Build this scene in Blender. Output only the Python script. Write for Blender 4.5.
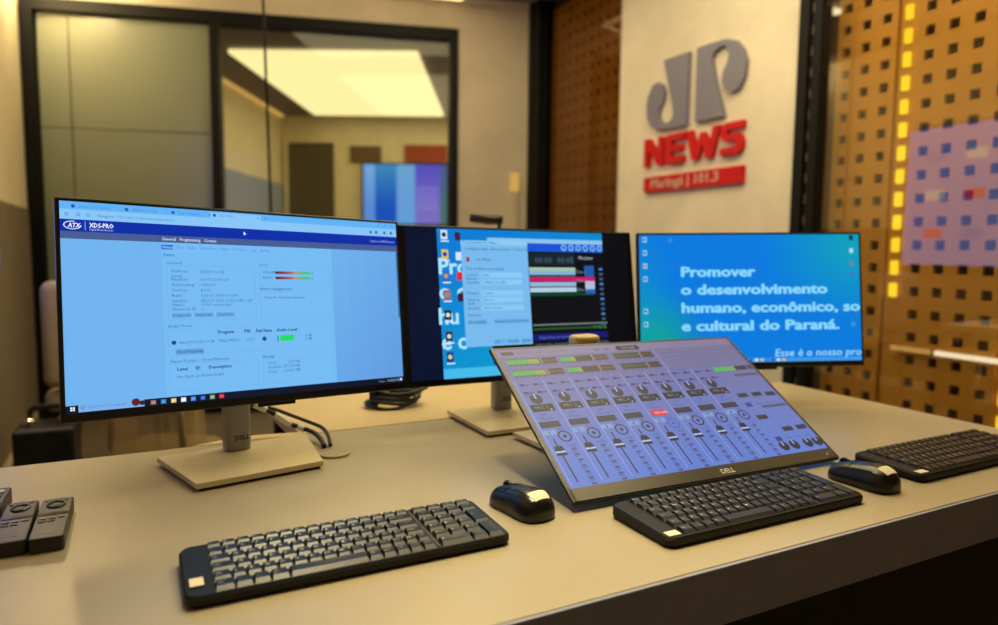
import bpy, bmesh, math, random
from mathutils import Vector, Matrix

random.seed(7)
for o in list(bpy.data.objects):
    bpy.data.objects.remove(o)
SC = bpy.context.scene
COL = SC.collection
R = math.radians
Z0 = 0.75                      # height of the desk top above the floor
ANG = R(27.3)                  # the desk and the two long walls run at this angle
UX = Vector((math.cos(ANG), math.sin(ANG), 0))
VX = Vector((-math.sin(ANG), math.cos(ANG), 0))


def P(u, v, z=0.0):            # room frame -> world (z counted from the desk top)
    w = UX * u + VX * v
    return Vector((w.x, w.y, z + Z0))


def lin(r, g, b):
    f = lambda c: (c / 255 / 12.92) if c <= 10.3 else ((c / 255 + .055) / 1.055) ** 2.4
    return (f(r), f(g), f(b), 1.0)


# ------------------------------------------------------------------ camera
PITCH, ROLL, CAMH = 0.091166, 0.010677, 0.3601
cam = bpy.data.cameras.new('camera')
cam_o = bpy.data.objects.new('camera', cam)
COL.objects.link(cam_o)
fw = Vector((0, math.cos(PITCH), -math.sin(PITCH)))
upv = Vector((0, math.sin(PITCH), math.cos(PITCH)))
rt = Vector((1, 0, 0))
r2 = rt * math.cos(ROLL) + upv * math.sin(ROLL)
u2 = -rt * math.sin(ROLL) + upv * math.cos(ROLL)
m = Matrix((r2, u2, -fw)).transposed().to_4x4()
m.translation = Vector((0, 0, CAMH + Z0))
cam_o.matrix_world = m
cam.sensor_width = 36
cam.lens = 697.38 / 998 * 36
cam.clip_start = 0.02
cam.dof.use_dof = True
cam.dof.focus_distance = 1.0
cam.dof.aperture_fstop = 2.7
SC.camera = cam_o

# ------------------------------------------------------------------ world, exposure
world = bpy.data.worlds.new('world')
SC.world = world
world.use_nodes = True
world.node_tree.nodes['Background'].inputs[0].default_value = lin(120, 105, 85)
world.node_tree.nodes['Background'].inputs[1].default_value = 0.02
vs = SC.view_settings
vs.view_transform = 'Standard'
vs.look = 'None'
vs.exposure = 0.0
vs.gamma = 1.0
vs.use_curve_mapping = False
STUDIO_PANEL = 6.0             # radiance of the luminous ceiling over the desk
MIRROR_PANEL = 1.2           # radiance of the made-up panel that stands for a mirrored one


# ------------------------------------------------------------------ materials
MATS = {}


def mat(name, col, rough=.5, metal=0., noise=0., nscale=8., bump=0., bscale=60., spec=.5, emit=None, estr=0., coat=0.):
    if name in MATS:
        return MATS[name]
    mt = bpy.data.materials.new(name)
    mt.use_nodes = True
    nt = mt.node_tree
    b = nt.nodes['Principled BSDF']
    b.inputs['Base Color'].default_value = col
    b.inputs['Roughness'].default_value = rough
    b.inputs['Metallic'].default_value = metal
    b.inputs['Specular IOR Level'].default_value = spec
    b.inputs['Coat Weight'].default_value = coat
    if emit:
        b.inputs['Emission Color'].default_value = emit
        b.inputs['Emission Strength'].default_value = estr
    if noise or bump:
        tc = nt.nodes.new('ShaderNodeTexCoord')
    if noise:
        n = nt.nodes.new('ShaderNodeTexNoise')
        n.inputs['Scale'].default_value = nscale
        n.inputs['Detail'].default_value = 5
        n.inputs['Roughness'].default_value = .6
        nt.links.new(tc.outputs['Object'], n.inputs['Vector'])
        cr = nt.nodes.new('ShaderNodeValToRGB')
        cr.color_ramp.elements[0].position = .3
        cr.color_ramp.elements[1].position = .7
        cr.color_ramp.elements[0].color = [c * (1 - noise) for c in col[:3]] + [1]
        cr.color_ramp.elements[1].color = [min(1, c * (1 + noise)) for c in col[:3]] + [1]
        nt.links.new(n.outputs['Fac'], cr.inputs['Fac'])
        nt.links.new(cr.outputs['Color'], b.inputs['Base Color'])
    if bump:
        n2 = nt.nodes.new('ShaderNodeTexNoise')
        n2.inputs['Scale'].default_value = bscale
        n2.inputs['Detail'].default_value = 4
        nt.links.new(tc.outputs['Object'], n2.inputs['Vector'])
        bp = nt.nodes.new('ShaderNodeBump')
        bp.inputs['Strength'].default_value = bump
        bp.inputs['Distance'].default_value = .002
        nt.links.new(n2.outputs['Fac'], bp.inputs['Height'])
        nt.links.new(bp.outputs['Normal'], b.inputs['Normal'])
    MATS[name] = mt
    return mt


def glow(name, col, strength):
    if name in MATS:
        return MATS[name]
    mt = bpy.data.materials.new(name)
    mt.use_nodes = True
    nt = mt.node_tree
    nt.nodes.clear()
    e = nt.nodes.new('ShaderNodeEmission')
    e.inputs[0].default_value = col
    e.inputs[1].default_value = strength
    o = nt.nodes.new('ShaderNodeOutputMaterial')
    nt.links.new(e.outputs[0], o.inputs[0])
    MATS[name] = mt
    return mt


def pane_mat(name, tint, refl):
    """thin glazing: lets light through with a tint and mirrors a share of it"""
    mt = bpy.data.materials.new(name)
    mt.use_nodes = True
    nt = mt.node_tree
    nt.nodes.clear()
    t = nt.nodes.new('ShaderNodeBsdfTransparent')
    t.inputs[0].default_value = tint
    g = nt.nodes.new('ShaderNodeBsdfGlossy')
    g.inputs['Roughness'].default_value = 0.0
    g.inputs['Color'].default_value = (1, 1, 1, 1)
    mx = nt.nodes.new('ShaderNodeMixShader')
    mx.inputs[0].default_value = refl
    o = nt.nodes.new('ShaderNodeOutputMaterial')
    nt.links.new(t.outputs[0], mx.inputs[1])
    nt.links.new(g.outputs[0], mx.inputs[2])
    nt.links.new(mx.outputs[0], o.inputs[0])
    MATS[name] = mt
    return mt


def screen_mat():
    mt = bpy.data.materials.new('screen_image')
    mt.use_nodes = True
    nt = mt.node_tree
    b = nt.nodes['Principled BSDF']
    b.inputs['Base Color'].default_value = (.008, .008, .009, 1)
    b.inputs['Roughness'].default_value = .32
    b.inputs['Specular IOR Level'].default_value = .22
    a = nt.nodes.new('ShaderNodeAttribute')
    a.attribute_name = 'Col'
    nt.links.new(a.outputs['Color'], b.inputs['Emission Color'])
    b.inputs['Emission Strength'].default_value = 1.0
    return mt


M_SCREEN = screen_mat()
M_FLOOR = mat('dark_floor', lin(92, 78, 60), .45, noise=.15, nscale=6, bump=.1)
M_CEIL = mat('ceiling_paint', lin(150, 135, 115), .8, noise=.05, nscale=3)
M_CEIL2 = mat('mirrored_ceiling', lin(128, 118, 118), .8)
M_CONC = mat('concrete_plaster', lin(190, 176, 154), .75, noise=.12, nscale=2.6, bump=.25, bscale=25)
M_CONC2 = mat('pale_concrete', lin(220, 208, 186), .7, noise=.09, nscale=3.4, bump=.2, bscale=25)
M_WAINS = mat('wainscot', lin(128, 112, 92), .7, noise=.08)
M_BACK = mat('dark_brown_backing', lin(112, 76, 34), .8)
M_GOLD = mat('gold_sheet', lin(206, 152, 54), .45, metal=.2, noise=.08, nscale=3)
M_BLACKM = mat('black_metal', lin(9, 9, 10), .6, spec=.2)
M_OLIVE = mat('olive_glass', lin(126, 130, 114), .22, noise=.04, nscale=1.5, spec=.5)
M_DESK = mat('desk_laminate', lin(176, 162, 134), .32, noise=.03, nscale=14, bump=.12, bscale=420)
M_EDGE = mat('desk_edge', lin(150, 152, 174), .5, noise=.05, nscale=20)
M_BLACK = mat('desk_black_panel', lin(14, 12, 11), .6)
M_TABLE = mat('cream_tabletop', lin(212, 188, 138), .45, noise=.03, nscale=10)
M_BEZEL = mat('bezel_black', lin(14, 14, 16), .3)
M_MBEZEL = mat('bezel_satin_grey', lin(70, 66, 60), .28, metal=.5)
M_SHELL = mat('monitor_back', lin(30, 30, 32), .5)
M_SILVER = mat('silver_stand', lin(216, 200, 160), .42, metal=.3, bump=.05, bscale=500)
M_COLUMN = mat('column_grey', lin(158, 157, 160), .4, metal=.5)
M_FOOT = mat('dark_rubber', lin(18, 17, 16), .7)
M_KBODY = mat('keyboard_black', lin(16, 14, 12), .5, spec=.3, bump=.06, bscale=700)
M_KEY = mat('key_black', lin(11, 10, 9), .33, spec=.5, bump=.05, bscale=800)
M_LEGEND = mat('key_legend', lin(215, 210, 200), .5)
M_STICK = mat('paper_sticker', lin(236, 226, 196), .6)
M_INK = mat('sticker_ink', lin(70, 62, 50), .7)
M_MOUSE = mat('mouse_black', lin(18, 16, 14), .3, bump=.03, bscale=500)
M_MTOP = mat('mouse_top_gloss', lin(40, 33, 25), .24)
M_RUB = mat('black_rubber', lin(16, 15, 14), .45)
M_REM = mat('remote_black', lin(32, 28, 24), .38)
M_REMG = mat('remote_gloss', lin(8, 8, 8), .15)
M_REMB = mat('remote_button', lin(96, 88, 76), .4)
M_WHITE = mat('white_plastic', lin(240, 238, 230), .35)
M_CHROME = mat('chrome', lin(230, 225, 215), .15, metal=1.)
M_BEIGE = mat('beige_upholstery', lin(190, 168, 132), .8, noise=.06, nscale=30)
M_LOGO = mat('sign_grey', lin(116, 112, 132), .5)
M_RED = mat('sign_red', lin(192, 3, 14), .55, spec=.3)
M_SIGNW = mat('sign_cream', lin(245, 225, 205), .5)
M_MIRRW = mat('mirrored_wall', lin(232, 218, 180), .75, noise=.05)
M_MIRRG = mat('mirrored_wainscot', lin(150, 160, 180), .7)
M_BROWN = mat('brown_board', lin(110, 85, 50), .7)
M_REDBR = mat('red_board', lin(165, 70, 42), .7)
M_DOOR = mat('door_dark', lin(86, 76, 54), .6)
M_PANEL = glow('studio_light_panel', (1.0, .83, .46, 1), STUDIO_PANEL)
M_PANEL2 = glow('mirrored_light_panel', (1.0, .82, .36, 1), MIRROR_PANEL)
M_LED = glow('yellow_led', lin(255, 214, 40), 1.5)
M_COVE = glow('cove_led', (1.0, .74, .34, 1), 2.2)
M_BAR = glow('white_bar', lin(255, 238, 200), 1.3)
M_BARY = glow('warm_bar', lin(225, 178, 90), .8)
M_PANE = pane_mat('clear_pane', (.96, .97, .95, 1), .012)
M_PANE2 = pane_mat('showcase_pane', (.92, .90, .86, 1), .10)
M_PANE3 = pane_mat('tinted_pane', (.70, .63, .52, 1), .04)
M_ACRYL = pane_mat('acrylic', (.80, .76, .64, 1), .12)
_nt = M_ACRYL.node_tree
_d = _nt.nodes.new('ShaderNodeBsdfDiffuse')
_d.inputs[0].default_value = lin(225, 200, 150)
_m2 = _nt.nodes.new('ShaderNodeMixShader')
_m2.inputs[0].default_value = .22
_out = [n for n in _nt.nodes if n.type == 'OUTPUT_MATERIAL'][0]
_m1 = [n for n in _nt.nodes if n.type == 'MIX_SHADER' and n is not _m2][0]
_nt.links.new(_m1.outputs[0], _m2.inputs[1])
_nt.links.new(_d.outputs[0], _m2.inputs[2])
_nt.links.new(_m2.outputs[0], _out.inputs[0])


# ------------------------------------------------------------------ mesh helpers
def link(name, me, parent=None, mtx=None):
    o = bpy.data.objects.new(name, me)
    COL.objects.link(o)
    if parent is not None:
        o.parent = parent
    if mtx is not None:
        if parent is not None:
            o.matrix_local = mtx
        else:
            o.matrix_world = mtx
    return o


def raw(name, verts, faces, mt, parent=None, mtx=None, smooth=False):
    me = bpy.data.meshes.new(name)
    me.from_pydata([tuple(v) for v in verts], [], faces)
    me.materials.append(mt)
    if smooth:
        for p in me.polygons:
            p.use_smooth = True
    me.update()
    return link(name, me, parent, mtx)


def from_bm(name, bm, mt, parent=None, mtx=None, smooth=False):
    me = bpy.data.meshes.new(name)
    bmesh.ops.recalc_face_normals(bm, faces=bm.faces[:])
    bm.to_mesh(me)
    bm.free()
    me.materials.append(mt)
    if smooth:
        for p in me.polygons:
            p.use_smooth = True
    return link(name, me, parent, mtx)


def add_box(bm, c, s, bevel=0., seg=2, rot=None):
    r = bmesh.ops.create_cube(bm, size=1.0)
    vs_ = r['verts']
    for v in vs_:
        v.co = Vector((v.co.x * s[0], v.co.y * s[1], v.co.z * s[2]))
    if bevel:
        es = list({e for v in vs_ for e in v.link_edges})
        rb = bmesh.ops.bevel(bm, geom=es, offset=bevel, segments=seg, profile=.5, affect='EDGES')
        vs_ = list({v for f in rb['faces'] for v in f.verts} | {v for v in vs_ if v.is_valid})
    for v in vs_:
        if rot is not None:
            v.co = rot @ v.co
        v.co += Vector(c)
    return vs_


def box(name, c, s, mt, parent=None, mtx=None, bevel=0., seg=2, smooth=False):
    bm = bmesh.new()
    add_box(bm, c, s, bevel, seg)
    return from_bm(name, bm, mt, parent, mtx, smooth)


def prism(name, pts, z0, z1, mt, parent=None, mtx=None, bevel=0., seg=2):
    """polygon pts (x, y) extruded from z0 to z1"""
    bm = bmesh.new()
    f = bm.faces.new([bm.verts.new((x, y, z0)) for x, y in pts])
    r = bmesh.ops.extrude_face_region(bm, geom=[f])
    for g in r['geom']:
        if isinstance(g, bmesh.types.BMVert):
            g.co.z = z1
    bmesh.ops.recalc_face_normals(bm, faces=bm.faces[:])
    if bevel:
        es = [e for e in bm.edges if abs(e.verts[0].co.z - e.verts[1].co.z) < 1e-7]
        bmesh.ops.bevel(bm, geom=es, offset=bevel, segments=seg, profile=.5, affect='EDGES')
    return from_bm(name, bm, mt, parent, mtx)


def rrect(x0, x1, y0, y1, r, n=5):
    pts = []
    for cx, cy, a0 in ((x1 - r, y0 + r, -90), (x1 - r, y1 - r, 0), (x0 + r, y1 - r, 90), (x0 + r, y0 + r, 180)):
        for k in range(n + 1):
            a = R(a0 + 90 * k / n)
            pts.append((cx + r * math.cos(a), cy + r * math.sin(a)))
    return pts


def tube_bm(bm, pts, rad, n=10, closed=False):
    pts = [Vector(p) for p in pts]
    rings = []
    N = len(pts)
    up = Vector((0, 0, 1))
    for i, p in enumerate(pts):
        a = pts[(i - 1) % N] if (closed or i > 0) else p
        b = pts[(i + 1) % N] if (closed or i < N - 1) else p
        t = (b - a).normalized()
        s = t.cross(up)
        if s.length < 1e-3:
            s = t.cross(Vector((1, 0, 0)))
        s.normalize()
        q = s.cross(t).normalized()
        rr = rad[i] if isinstance(rad, (list, tuple)) else rad
        rings.append([bm.verts.new(p + (s * math.cos(2 * math.pi * k / n) + q * math.sin(2 * math.pi * k / n)) * rr) for k in range(n)])
    for i in range(N if closed else N - 1):
        A, B = rings[i], rings[(i + 1) % N]
        for k in range(n):
            bm.faces.new((A[k], A[(k + 1) % n], B[(k + 1) % n], B[k]))
    if not closed:
        bm.faces.new(rings[0][::-1])
        bm.faces.new(rings[-1])


def tube(name, pts, rad, mt, parent=None, mtx=None, n=10, closed=False):
    bm = bmesh.new()
    tube_bm(bm, pts, rad, n, closed)
    return from_bm(name, bm, mt, parent, mtx, True)


def smooth_path(pts, k=6):
    pts = [Vector(p) for p in pts]
    out = []
    for i in range(len(pts) - 1):
        p0, p1, p2, p3 = pts[max(i - 1, 0)], pts[i], pts[i + 1], pts[min(i + 2, len(pts) - 1)]
        for j in range(k):
            t = j / k
            out.append(.5 * ((2 * p1) + (p2 - p0) * t + (2 * p0 - 5 * p1 + 4 * p2 - p3) * t * t + (3 * p1 - p0 - 3 * p2 + p3) * t ** 3))
    out.append(pts[-1])
    return out


TXT = {}


def text_geo(s, size=1.0, bold=0.0, shear=0.0, res=2):
    """verts (x, y), faces of a piece of lettering, left/baseline at 0,0; height of capitals = size*0.7"""
    key = (s, bold, shear, res)
    if bold >= .03 and key not in TXT:
        g_, f_ = text_geo(s, 1.0, 0., shear, res)
        vv, ff = [], []
        for k in range(9):
            dx, dy = (0, 0) if k == 8 else (bold * math.cos(k * math.pi / 4), bold * .8 * math.sin(k * math.pi / 4))
            n0 = len(vv)
            vv += [(x + dx, y + dy) for x, y in g_]
            ff += [tuple(i + n0 for i in f) for f in f_]
        TXT[key] = (vv, ff)
    if key not in TXT:
        cu = bpy.data.curves.new('lettering', 'FONT')
        cu.body = s
        cu.size = 1.0
        cu.offset = bold
        cu.shear = shear
        cu.resolution_u = res
        cu.fill_mode = 'FRONT'
        ob = bpy.data.objects.new('lettering', cu)
        me = bpy.data.meshes.new_from_object(ob)
        TXT[key] = ([(v.co.x, v.co.y) for v in me.vertices], [tuple(p.vertices) for p in me.polygons])
        bpy.data.objects.remove(ob)
        bpy.data.curves.remove(cu)
        bpy.data.meshes.remove(me)
    vs_, fs = TXT[key]
    return [(x * size, y * size) for x, y in vs_], fs


def empty(name, loc, rz=0., label=None, cat=None, group=None):
    o = bpy.data.objects.new(name, None)
    COL.objects.link(o)
    o.empty_display_size = .05
    o.location = loc
    o.rotation_euler = (0, 0, rz)
    tag(o, label, cat, group)
    return o


def tag(o, label=None, cat=None, group=None, kind=None):
    if label:
        o['label'] = label
    if cat:
        o['category'] = cat
    if group:
        o['group'] = group
    if kind:
        o['kind'] = kind
    return o


def struct(o, label, cat):
    return tag(o, label, cat, kind='structure')


def copy_tree(o, parent=None):
    c = o.copy()
    COL.objects.link(c)
    c.parent = parent
    for ch in [x for x in bpy.data.objects if x.parent is o]:
        copy_tree(ch, c)
    return c


RZ = Matrix.Rotation(ANG, 4, 'Z')


def wallframe(u, v, z=0.0):
    """frame on the right-hand wall: x runs along it to the right, y up, z out into the room"""
    return Matrix.Translation(P(u, v, z)) @ Matrix((-VX, Vector((0, 0, 1)), -UX)).transposed().to_4x4()


# ------------------------------------------------------------------ the room
CEIL = 2.05
GA = R(12)
GX = Vector((math.cos(GA), math.sin(GA), 0))
GN = Vector((-math.sin(GA), math.cos(GA), 0))
G0 = Vector((-2.94, 4.36, Z0))


def G(s, z, out=0.0):          # point on the glazed wall: s along it, out = away from the studio
    return G0 + GX * s + GN * out + Vector((0, 0, z))


def glassframe(s, z, out=0.0):
    mm = Matrix((GX, GN, Vector((0, 0, 1)))).transposed().to_4x4()
    mm.translation = G(s, z, out)
    return mm


def gbox(name, s0, s1, z0, z1, o0, o1, mt, parent=None, bevel=0.):
    mm = glassframe((s0 + s1) / 2, (z0 + z1) / 2, (o0 + o1) / 2)
    if parent is not None:
        mm = parent.matrix_world.inverted() @ mm
    return box(name, (0, 0, 0), (s1 - s0, o1 - o0, z1 - z0), mt, parent, mm, bevel)


def quadprism(name, corners, z0, z1, mt):
    vs_ = [(c.x, c.y, z0 + Z0) for c in corners] + [(c.x, c.y, z1 + Z0) for c in corners]
    n = len(corners)
    fs = [tuple(range(n))[::-1], tuple(range(n, 2 * n))] + [(i, (i + 1) % n, n + (i + 1) % n, n + i) for i in range(n)]
    return raw(name, vs_, fs, mt)


floor = box('floor', (-.3, 4.0, -.05), (9.5, 12.5, .1), M_FLOOR)
struct(floor, 'dark brown floor behind the desk', 'floor')

cpoly = [P(-.75, -1.75), P(2.75, -1.75), P(2.75, 4.30), P(-.75, 5.20)]
ceiling = quadprism('ceiling', cpoly, CEIL, CEIL + .08, M_CEIL)
struct(ceiling, 'beige ceiling over the studio', 'ceiling')
# light cove round the ceiling edge by the glazed wall
cove = [G(1.3, 2.012, -.12), G(2.70, 2.012, -.12), G(2.86, 2.012, -.75)]
cv = tube('cove_light', cove, .014, M_COVE, n=8)
tag(cv, 'thin warm light strip along the ceiling edge above the glass', 'light')

wl = box('wall_left', (0, 0, 0), (.12, 7.0, CEIL + Z0), mat('left_plaster', lin(232, 216, 182), .75, noise=.06, nscale=2.5), None,
         Matrix.Translation(P(-.662, 1.72, (CEIL - Z0) / 2)) @ RZ)
struct(wl, 'pale plaster wall at the left edge', 'wall')
box('wainscot', (0.064, 0, -.70), (.012, 6.98, 1.24), M_WAINS, wl)
wr = box('wall_right', (0, 0, 0), (.10, 6.3, CEIL + Z0), M_BACK, None,
         Matrix.Translation(P(2.70, 1.35, (CEIL - Z0) / 2)) @ RZ)
struct(wr, 'dark brown wall behind the perforated gold sheets', 'wall')
wb = box('wall_rear', (0, 0, 0), (3.5, .12, CEIL + Z0), M_CONC, None,
         Matrix.Translation(P(1.0, -1.70, (CEIL - Z0) / 2)) @ RZ)
struct(wb, 'plain plaster wall at the back of the studio', 'wall')
# glazed wall: header, pillar on the right
wh = gbox('wall_back', -.05, 3.20, 1.845, CEIL, -.02, .16, M_CONC)
struct(wh, 'brown plaster lintel above the dark glass', 'wall')
wp = gbox('wall_pillar', 2.70, 3.21, -Z0, 1.845, -.02, .16, M_CONC)
struct(wp, 'beige plaster pillar right of the dark glass', 'wall')

# window_1 : black frame, olive glass cladding on the left, clear pane on the right
win = empty('window_1', G(1.38, -Z0), GA, 'black framed dark glass partition behind the monitors', 'window')
win['kind'] = 'structure'
bpy.context.view_layer.update()
gbox('frame_head', .03, 2.70, 1.775, 1.845, -.03, .10, M_BLACKM, win)
gbox('frame_jamb', .03, .095, -Z0, 1.775, -.03, .10, M_BLACKM, win)
gbox('frame_jamb', 2.645, 2.70, -Z0, 1.775, -.03, .10, M_BLACKM, win)
gbox('mullion', 1.10, 1.155, -Z0, 1.775, -.03, .10, M_BLACKM, win)
gbox('frame_sill', .03, 2.70, -Z0, -Z0 + .06, -.03, .10, M_BLACKM, win)
gbox('backing', .095, 1.10, -Z0 + .06, 1.775, .045, .055, M_BLACK, win)
for (a, b) in ((.10, .272), (.278, 1.096)):
    for (c, d) in ((-Z0 + .065, 1.078), (1.084, 1.77)):
        gbox('glass_panel', a, b, c, d, .02, .034, M_OLIVE, win, .001)
gbox('pane', 1.155, 2.645, -Z0 + .06, 1.775, .02, .03, M_PANE, win)

# made-up room beyond the glass, standing for the studio mirrored in it
cf = quadprism('ceiling_mirrored_room', [G(.9, 0, .18), Vector((1.3, 5.36, Z0)), Vector((1.3, 9.5, Z0)), Vector((-3.2, 9.5, Z0)), Vector((-3.2, 4.9, Z0))], CEIL, CEIL + .06, M_CEIL2)
struct(cf, 'grey ceiling of the made-up room standing for a reflection in the glass', 'ceiling')
w3 = box('wall_mirrored_left', (-2.90, 7.1, (CEIL + Z0) / 2), (.12, 4.4, CEIL + Z0), M_MIRRW)
struct(w3, 'cream side wall beyond the glass, standing for a reflection in it', 'wall')
box('wainscot', (-2.834, 7.1, .955), (.012, 4.38, 1.91), M_MIRRG, w3)
tube('cove_strip', [(-2.80, 5.0, 2.02 + Z0), (-2.80, 9.1, 2.02 + Z0)], .022, M_BARY, w3, n=8)
w4 = box('wall_mirrored_back', (-.95, 9.27, (CEIL + Z0) / 2), (4.3, .12, CEIL + Z0), M_MIRRW)
struct(w4, 'cream far wall beyond the glass, standing for a reflection in it', 'wall')
w5 = box('wall_mirrored_right', (1.20, 7.2, (CEIL + Z0) / 2), (.12, 4.0, CEIL + Z0), M_MIRRW)
struct(w5, 'cream right wall of the made-up room beyond the glass', 'wall')
d1 = empty('door_1', (-2.45, 9.2, 0), 0, 'dark open doorway beyond the glass, standing for a reflection in it', 'door')
d1['kind'] = 'structure'
box('door_leaf', (0, -.02, 1.22), (.60, .04, 2.44), M_DOOR, d1)
box('door_frame', (-.325, -.025, 1.25), (.05, .05, 2.5), M_MIRRW, d1)
box('door_frame', (.325, -.025, 1.25), (.05, .05, 2.5), M_MIRRW, d1)
box('door_frame', (0, -.025, 2.475), (.60, .05, .05), M_MIRRW, d1)
pl = empty('ceiling_light_panel', (-1.53, 7.54, CEIL + Z0 - .001), 0, 'big glowing yellow ceiling panel standing for the studio panel mirrored in the glass', 'light')
box('diffuser', (0, 0, -.03), (1.62, 2.80, .03), M_PANEL2, pl)
box('mount', (0, 0, -.0075), (1.5, 2.6, .015), M_WHITE, pl)


# ------------------------------------------------------------------ studio lamp
for (pu, pv, lu, lv, lab) in ((1.42, 1.60, 1.6, 1.9, 'large luminous ceiling panel over the studio desk'),
                              (1.25, 3.72, 1.2, .74, 'smaller luminous ceiling panel added between desk and glass to light the sign wall')):  # second panel is added, out of view, to brighten the sign wall
    sp = empty('ceiling_light_panel', P(pu, pv, CEIL - .001), ANG, lab, 'light', 'luminous panels in the studio ceiling')
    box('diffuser', (0, 0, -.035), (lu, lv, .03), M_PANEL, sp)
    box('mount', (0, 0, -.010), (lu - .1, lv - .1, .02), M_WHITE, sp)
# unseen ceiling spot added for the bright patch on the desk front
dl = empty('fill_spot', P(.40, .95, CEIL - .0005), ANG, 'unseen round ceiling spot added to brighten the front of the desk', 'light')
tube('ring', [(.055 * math.cos(2 * math.pi * k / 24), .055 * math.sin(2 * math.pi * k / 24), -.006) for k in range(24)], .006, M_WHITE, dl, None, 8, True)
ld = bpy.data.lights.new('fill_spot_lamp', 'SPOT')
ld.energy = 150
ld.color = (1.0, .85, .50)
ld.spot_size = R(36)
ld.spot_blend = 1.0
ld.shadow_soft_size = .12
lo = bpy.data.objects.new('lamp', ld)
COL.objects.link(lo)
lo.parent = dl
lo.matrix_local = Matrix.Translation((0, 0, -.03)) @ (Vector((.03, -.40, -2.0)).to_track_quat('-Z', 'Y').to_matrix().to_4x4())
cl = tube('cove_light', [P(-.50, 4.50, 2.0), P(-.50, 5.04, 2.0)], .055, glow('wall_washer', (1.0, .80, .42, 1), 62.0), n=8)
tag(cl, 'warm light strip along the top of the left wall', 'light')
pr = empty('ceiling_light_panel', (.35, 7.4, CEIL + Z0 - .001), 0, 'unseen luminous ceiling panel added behind the plaster pillar to brighten the room beyond the glass', 'light')  # added out of sight to lift the walls beyond the glass
box('diffuser', (0, 0, -.03), (1.2, 2.6, .03), glow('added_fill_panel', (1.0, .86, .52, 1), 5.0), pr)
box('mount', (0, 0, -.0075), (1.1, 2.5, .015), M_WHITE, pr)


# ------------------------------------------------------------------ screen pictures
class Screen:
    def __init__(s, w, h):
        s.w, s.h = w, h            # metres
        s.v, s.f, s.c = [], [], []

    def poly(s, pts, col, layer):
        b = len(s.v)
        for x, y in pts:
            s.v.append(((x / 1920 - .5) * s.w, -layer * 3e-5, (1 - y / 1080) * s.h))
        s.f.append(tuple(range(b, b + len(pts))))
        s.c.append(lin(*col) if len(col) == 3 else col)

    def rect(s, x0, y0, x1, y1, col, layer=2):
        s.poly([(x0, y1), (x1, y1), (x1, y0), (x0, y0)], col, layer)

    def disc(s, x, y, r, col, layer=4, n=14, ry=None):
        ry = ry or r
        s.poly([(x + r * math.cos(2 * math.pi * k / n), y - ry * math.sin(2 * math.pi * k / n)) for k in range(n)], col, layer)

    def ring(s, x, y, r, w, col, layer=4, n=16):
        for k in range(n):
            a, b = 2 * math.pi * k / n, 2 * math.pi * (k + 1) / n
            s.poly([(x + (r - w) * math.cos(a), y - (r - w) * math.sin(a)), (x + r * math.cos(a), y - r * math.sin(a)),
                    (x + r * math.cos(b), y - r * math.sin(b)), (x + (r - w) * math.cos(b), y - (r - w) * math.sin(b))], col, layer)

    def text(s, t, x, y, size, col, layer=6, bold=0., shear=0., fit=None, res=1, align=0., clip=None):
        vs_, fs = text_geo(t, size, bold, shear, res)
        if not vs_:
            return
        mx = max(v[0] for v in vs_)
        k = (fit / mx) if fit else 1.
        ox = -align * mx * k
        b = len(s.v)
        cc = lin(*col)
        for vx, vy in vs_:
            X = x + ox + vx * k
            if clip:
                X = min(X, clip)
            s.v.append(((X / 1920 - .5) * s.w, -layer * 3e-5, (1 - (y - vy) / 1080) * s.h))
        for f in fs:
            s.f.append(tuple(i + b for i in f))
            s.c.append(cc)

    def grad(s, x0, y0, x1, y1, fn, nx, ny, layer=0):
        for i in range(nx):
            for j in range(ny):
                X0, X1 = x0 + (x1 - x0) * i / nx, x0 + (x1 - x0) * (i + 1) / nx
                Y0, Y1 = y0 + (y1 - y0) * j / ny, y0 + (y1 - y0) * (j + 1) / ny
                s.poly([(X0, Y1), (X1, Y1), (X1, Y0), (X0, Y0)], fn((X0 + X1) / 2, (Y0 + Y1) / 2), layer)

    def build(s, name, parent, mtx):
        me = bpy.data.meshes.new(name)
        me.from_pydata(s.v, [], s.f)
        at = me.color_attributes.new('Col', 'FLOAT_COLOR', 'CORNER')
        buf = []
        for f, c in zip(s.f, s.c):
            for _ in f:
                buf.extend(c)
        at.data.foreach_set('color', buf)
        me.materials.append(M_SCREEN)
        return link(name, me, parent, mtx)


def mixc(a, b, t):
    t = max(0., min(1., t))
    return tuple(a[i] + (b[i] - a[i]) * t for i in range(3))


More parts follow.
